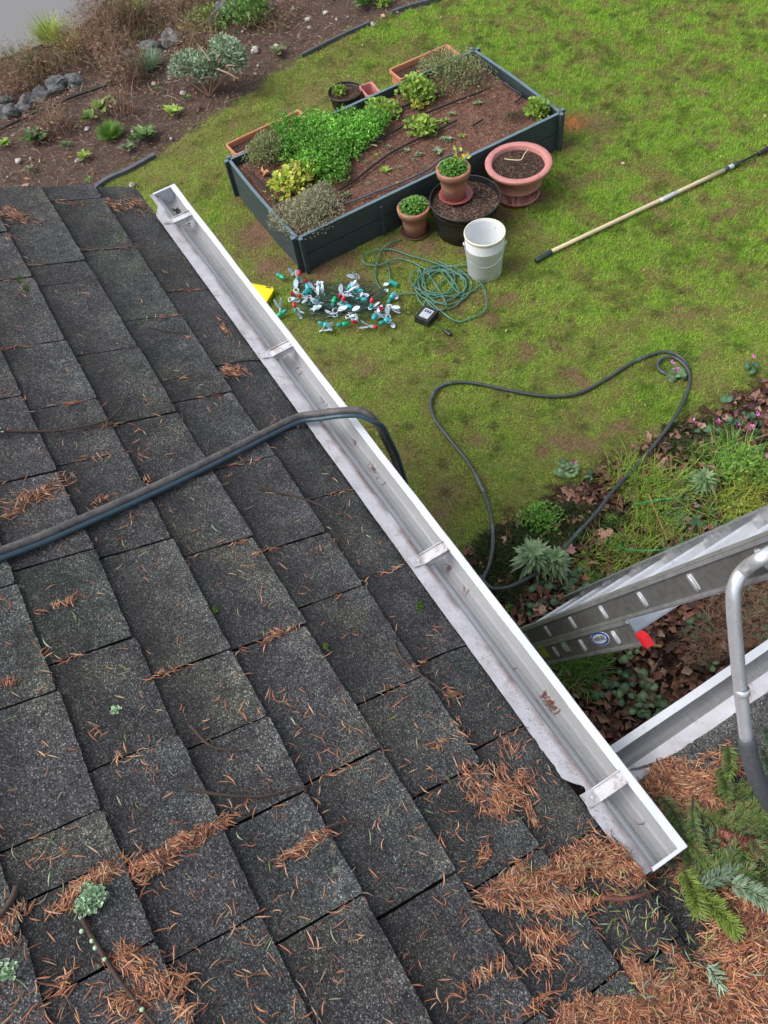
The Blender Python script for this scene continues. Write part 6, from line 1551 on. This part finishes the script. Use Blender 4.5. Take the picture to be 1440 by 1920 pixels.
# ================================================================== RIGHT BED
# creeping thyme mat
mb = MB(); V_ = wpoly([(890, 1010), (960, 985), (1040, 950), (1110, 955), (1170, 965), (1180, 1000), (1120, 1000), (1080, 1030), (1000, 1075), (985, 1120), (960, 1150), (905, 1110), (868, 1075)])
q = scatter(V_, 15000, lambda x, y: np.clip(polydist(x, y, V_) / .12 + .2, 0, 1)); m = len(q); hz = .07 * fbm(q[:, 0] * 9, q[:, 1] * 9, 2)
leaves(mb, np.column_stack([q, hz + .01]), rdir(m, -.1, .8), rdir(m, .5, 1.5), .012 + .008 * RNG.rand(m), .009, vary([(.035, .065, .02), (.055, .09, .025), (.03, .05, .02), (.09, .12, .03)], m, .35))
V_ = wpoly([(1240, 800), (1330, 790), (1400, 830), (1330, 870), (1240, 850)]); q = scatter(V_, 3500); m = len(q)
leaves(mb, np.column_stack([q, .05 * fbm(q[:, 0] * 9, q[:, 1] * 9, 2) + .01]), rdir(m, -.1, .8), rdir(m, .5, 1.5), .014 + .008 * RNG.rand(m), .010, vary([(.035, .065, .02), (.06, .09, .03), (.08, .07, .03)], m, .35))
o = mb.build('creeping_groundcover', 'leaf'); tag(o, 'dark green creeping mat of tiny leaves beside the lawn hose', 'ground cover', kind='stuff')
clump(1028, 972, 0, .17, .12, 900, .026, .018, [(.17, .38, .06), (.24, .46, .09), (.12, .3, .05)], 'bright_herb', 'bright light green small leaved plant left of the hose', 'herb', lobes=7)
clump(1145, 975, 0, .07, .08, 160, .022, .016, [(.17, .38, .08), (.24, .44, .11)], 'bright_herb', 'small bright green sprig right of the hose', 'herb', lobes=3)
clump(962, 1147, 0, .05, .08, 90, .022, .014, [(.2, .42, .07)], 'bright_herb', 'tiny bright green sprig next to the gutter lip', 'herb', lobes=2)
for px, py, z, r, l in [(1000, 1038, .20, .15, 'larger grey green euphorbia rosette left of the pink leaf'), (1042, 1048, .17, .12, 'smaller grey green euphorbia rosette on a leaning stem'), (1322, 897, .14, .10, 'grey green rosette among the yellow green fronds')]:
    c = onz(px, py, z); root = thing('euphorbia', (c[0], c[1], 0), l, 'plant'); mb = MB()
    for k_ in range(6):
        mm = 15; a = np.arange(mm) * 2.4 + k_; up_ = -.35 + k_ * .28
        d = np.stack([np.cos(a), np.sin(a), np.full(mm, up_)], 1) + rdir(mm, -.1, .1) * .25
        leaves(mb, np.tile(c + [0, 0, -.05 + k_ * .012], (mm, 1)), d, np.tile([0, 0, 1.], (mm, 1)), r * (1.05 - .09 * k_) * (.8 + .3 * RNG.rand(mm)), r * .21, vary([(.19, .32, .15), (.25, .38, .19), (.30, .42, .22)], mm, .15), fold=.12, droop=.15)
    mb.build('foliage', 'leaf', root); mb = MB(); s_ = onz(px + 24, py + 62, 0); tube(mb, crom([s_, (s_ + c) / 2 + [.01, .01, .02], c], 5), np.linspace(.009, .006, 11), 6, col=(.25, .27, .15)); mb.build('stem', 'litter', root)
def fronds(px, py, r, m, ln_, cc, l, wd=.0055, lean=(.3, .6), name='grass_clump', z=0, spread=.8):
    c = onz(px, py, z); a = RNG.rand(m) * 6.283; q = r * spread * RNG.rand(m) ** .5
    mb = MB(); blades(mb, np.stack([c[0] + q * np.cos(a), c[1] + q * np.sin(a), np.full(m, z * 1.0)], 1), rdir(m, 0, 0), ln_ * (.5 + .7 * RNG.rand(m)), wd, vary(cc, m, .3), lean=lean[0] + lean[1] * RNG.rand(m))
    k_ = m // 2; q2 = r * spread * RNG.rand(k_) ** .5; a2 = RNG.rand(k_) * 6.283
    o = mb.build(name, 'leaf', org=(c[0], c[1], 0)); return tag(o, l, 'grass clump', 'grassy clumps of the near bed')
YGN = [(.24, .38, .05), (.30, .44, .07), (.18, .32, .04), (.36, .42, .09)]
for px, py, r, m, ln_, l, cc in [(1180, 900, .17, 420, .20, 'feathery yellow green fronds behind the green wire', YGN), (1235, 935, .20, 620, .24, 'largest clump of yellow green fronds round the orange leaf', YGN), (1200, 1020, .18, 420, .2, 'yellow green fronds inside the green wire ring', YGN), (1125, 1040, .16, 300, .14, 'short bright grass right of the rosettes', YGN),
                             (1290, 1030, .15, 260, .14, 'grassy tuft above the far ladder rail', YGN), (1370, 870, .20, 560, .22, 'fresh green feathery clump near the right edge', [(.17, .36, .06), (.24, .42, .07)]), (1400, 940, .20, 460, .2, 'yellowing feathery clump at the right edge above the ladder', [(.30, .38, .05), (.4, .42, .07)]), (1350, 960, .15, 320, .16, 'green tuft between ladder and feathery clumps', YGN),
                             (1085, 1250, .17, 1100, .15, 'dense dark green grass clump below the badge of the ladder', [(.08, .18, .03), (.12, .26, .04), (.16, .28, .05)]), (1055, 1235, .10, 400, .12, 'small dark green grass clump hard by the gutter', [(.08, .18, .03), (.12, .24, .04)]), (1420, 905, .12, 240, .2, 'light green tuft at the right edge', YGN), (1250, 985, .14, 240, .16, 'thin yellow green fronds right of the wire ring', YGN), (1300, 865, .10, 140, .16, 'slim green fronds beside the dark creeping mat', YGN), (1170, 1070, .14, 200, .12, 'short grass beside the ladder rail', YGN), (1250, 1130 - 10, .08, 100, .1, 'thin grass under the ladder', YGN), (1080, 1075, .1, 140, .09, 'sparse grass by the euphorbia stems', YGN)]:
    fronds(px, py, r, int(m * (.55 if ln_ > .12 and m < 1000 else .9)), ln_, cc, l, wd=.0055)
for px, py, r, h, m, L_, cc, l in [(1395, 880, .16, .14, 1100, .030, [(.20, .40, .07), (.28, .46, .10)], 'soft feathery green plant at the right edge beyond the ladder'), (1290, 900, .12, .08, 420, .026, [(.18, .34, .08), (.26, .42, .10)], 'soft low leafy plant between the rosette and the fronds'),
    (1215, 960, .14, .10, 500, .026, [(.24, .40, .06), (.32, .46, .09)], 'loose leafy green under the fronds near the orange leaf'), (1160, 1020, .12, .07, 380, .024, [(.16, .30, .06), (.24, .38, .08)], 'low leafy green left of the wire ring'), (1380, 960, .14, .10, 460, .028, [(.30, .40, .07), (.38, .44, .09)], 'yellow green leafy tangle just above the ladder'),
    (1110, 1085, .10, .05, 240, .03, [(.14, .28, .06)], 'leafy weed right at the ladder tip'), (1320, 835, .14, .05, 420, .018, [(.10, .16, .05), (.15, .2, .07)], 'fine dark leafed creeper at the lawn corner')]:
    clump(px, py, 0, r, h, m, L_, L_ * .5, cc, 'leafy_plant', l, 'plant', 'soft leafy plants of the near bed', lobes=6, up=.8, droop=.25)
# round leaved cyclamen
def cyc(px, py, r, m, l, nf=0, dark=True):
    c = onz(px, py, .03); root = thing('cyclamen', (c[0], c[1], 0), l, 'cyclamen', 'round leaved cyclamen of the near bed')
    mb = MB()
    for k_ in range(m):
        a = random.uniform(0, 6.28); q = r * random.random() ** .5; p = np.array([c[0] + q * math.cos(a), c[1] + q * math.sin(a), random.uniform(.02, .06)]); s = random.uniform(.016, .030)
        nn = nrm(rdir(1, 1.5, 3)[0]); u_ = nrm(np.cross(nn, [0, 1, .1])); v_ = np.cross(nn, u_)
        base = np.array((.05, .105, .05)) if dark else np.array((.12, .2, .09)); cc = base * random.uniform(.7, 1.4)
        V = [p + nn * .004]; C_ = [cc * 1.9 + .02]
        for j in range(10):
            t = j / 10 * 6.283 ; k2 = 1.0 - .28 * (j == 0)
            V.append(p + (u_ * math.cos(t) + v_ * math.sin(t)) * s * k2); C_.append(cc)
        mb.add(V, [[0, 1 + j, 1 + (j + 1) % 10] for j in range(10)], col=np.array(C_))
    mb.build('foliage', 'leaf', root)
    for f_ in range(nf):
        mb = MB(); p = np.array([c[0] + random.uniform(-r, r) * .8, c[1] + random.uniform(-r, r) * .8, random.uniform(.08, .13)])
        leaves(mb, np.tile(p, (5, 1)), rdir(5, .3, 1.5), rdir(5, 0, .4), .026, .015, (1, 1, 1), fold=.2); fl = mb.build('flower', 'pink_petal', root)
        mb = MB(); tube(mb, [p, p * [1, 1, .5], p * [1, 1, 0]], .0016, 5, col=(.2, .1, .08)); mb.build('stalk', 'litter', fl)
for a in [(1062, 882, .07, 26, 'lone cyclamen in the open lawn with one pink flower', 1, False), (1268, 700, .06, 22, 'cyclamen with pink flowers inside the small hose curl', 3, False), (1395, 800, .11, 30, 'cyclamen patch with several pink flowers at the right edge', 5), (1340, 805, .05, 8, 'pair of pink flowers above the dark mat', 2), (1310, 805, .04, 6, 'single pink flower left of the pair', 1),
          (1425, 860, .07, 14, 'cyclamen at the right edge below the flowering patch', 1), (1280, 960, .12, 40, 'dark cyclamen leaves above the ladder with one flower', 1), (1330, 985, .14, 46, 'dark cyclamen leaves between ladder and fronds', 0), (1105, 665 + 230, .03, 5, 'tiny cyclamen leaves in the lawn', 0), (1010, 1125, .12, 26, 'dark round leaves under the rosette stems', 0), (1060, 1110, .10, 22, 'dark round leaves left of the ladder tip', 0), (1085, 1090, .08, 16, 'dark round leaves beside the red cap of the far rail', 0),
          (1195, 1300, .12, 30, 'mottled round leaves in the corner of the two gutters', 0, False), (1215, 1325, .08, 18, 'mottled leaves closest to the second gutter', 0, False), (1175, 1270, .06, 9, 'few round leaves in the brown litter', 0), (1165, 1215, .09, 18, 'small green leaves below the red cap', 0, False), (1310, 1180, .09, 22, 'green leaves in the litter left of the silver tube', 0), (1400, 1120, .12, 34, 'dark leaves with a pink flower right of the silver tube', 2), (1420, 1170, .1, 26, 'dark leaves right of the silver tube near the edge', 0), (1325, 1240, .05, 14, 'mottled green leaf cluster beside the silver tube', 0, False),
          (1405, 690, .04, 7, 'little cyclamen at the right edge of the lawn', 1), (1370, 745, .05, 8, 'tiny cyclamen at the lawn border', 0), (1130, 1290, .07, 12, 'round leaves by the gutter lip in the litter', 0)]: cyc(*a)
# green wire loops standing in the fronds
mb = MB(); t = np.linspace(0, 2 * math.pi, 40); c = onz(1230, 1030, .0)
for k_, (cx, cy, rr_, a0, a1) in enumerate([(1215, 985, .21, 1.9, 4.6), (1225, 905, .17, 2.2, 4.2)]):
    cc = onz(cx, cy, .12); tt = np.linspace(a0, a1, 24)
    tube(mb, np.array([[cc[0] + rr_ * math.cos(x + 2.6), cc[1] + rr_ * math.sin(x + 2.6), .03 + .16 * math.sin((x - a0) / (a1 - a0) * math.pi)] for x in tt]), .0028, 6)
o = mb.build('plant_hoop', 'bulb_green', org=tuple(c), smooth=True); tag(o, 'thin green wire hoops standing in the yellow green fronds', 'plant support')
mb = MB(); a_ = onz(1215, 925, .1); b_ = onz(1250, 1010, .05); tube(mb, [a_, (a_ + b_) / 2, b_], .006, 6, col=(.42, .25, .15)); o = mb.build('garden_stick', 'litter', org=tuple(a_)); tag(o, 'thin brown stick leaning in the fronds', 'stick')
mb = MB(); a_ = onz(1200, 1207, .03); b_ = onz(1240, 1212, .03); tube(mb, [a_, (a_ + b_) / 2, b_], .009, 6, col=(.42, .25, .12)); o = mb.build('garden_stick', 'litter', org=tuple(a_)); tag(o, 'short tan stick in the leaf litter below the red cap', 'stick')
bpy.context.view_layer.update()
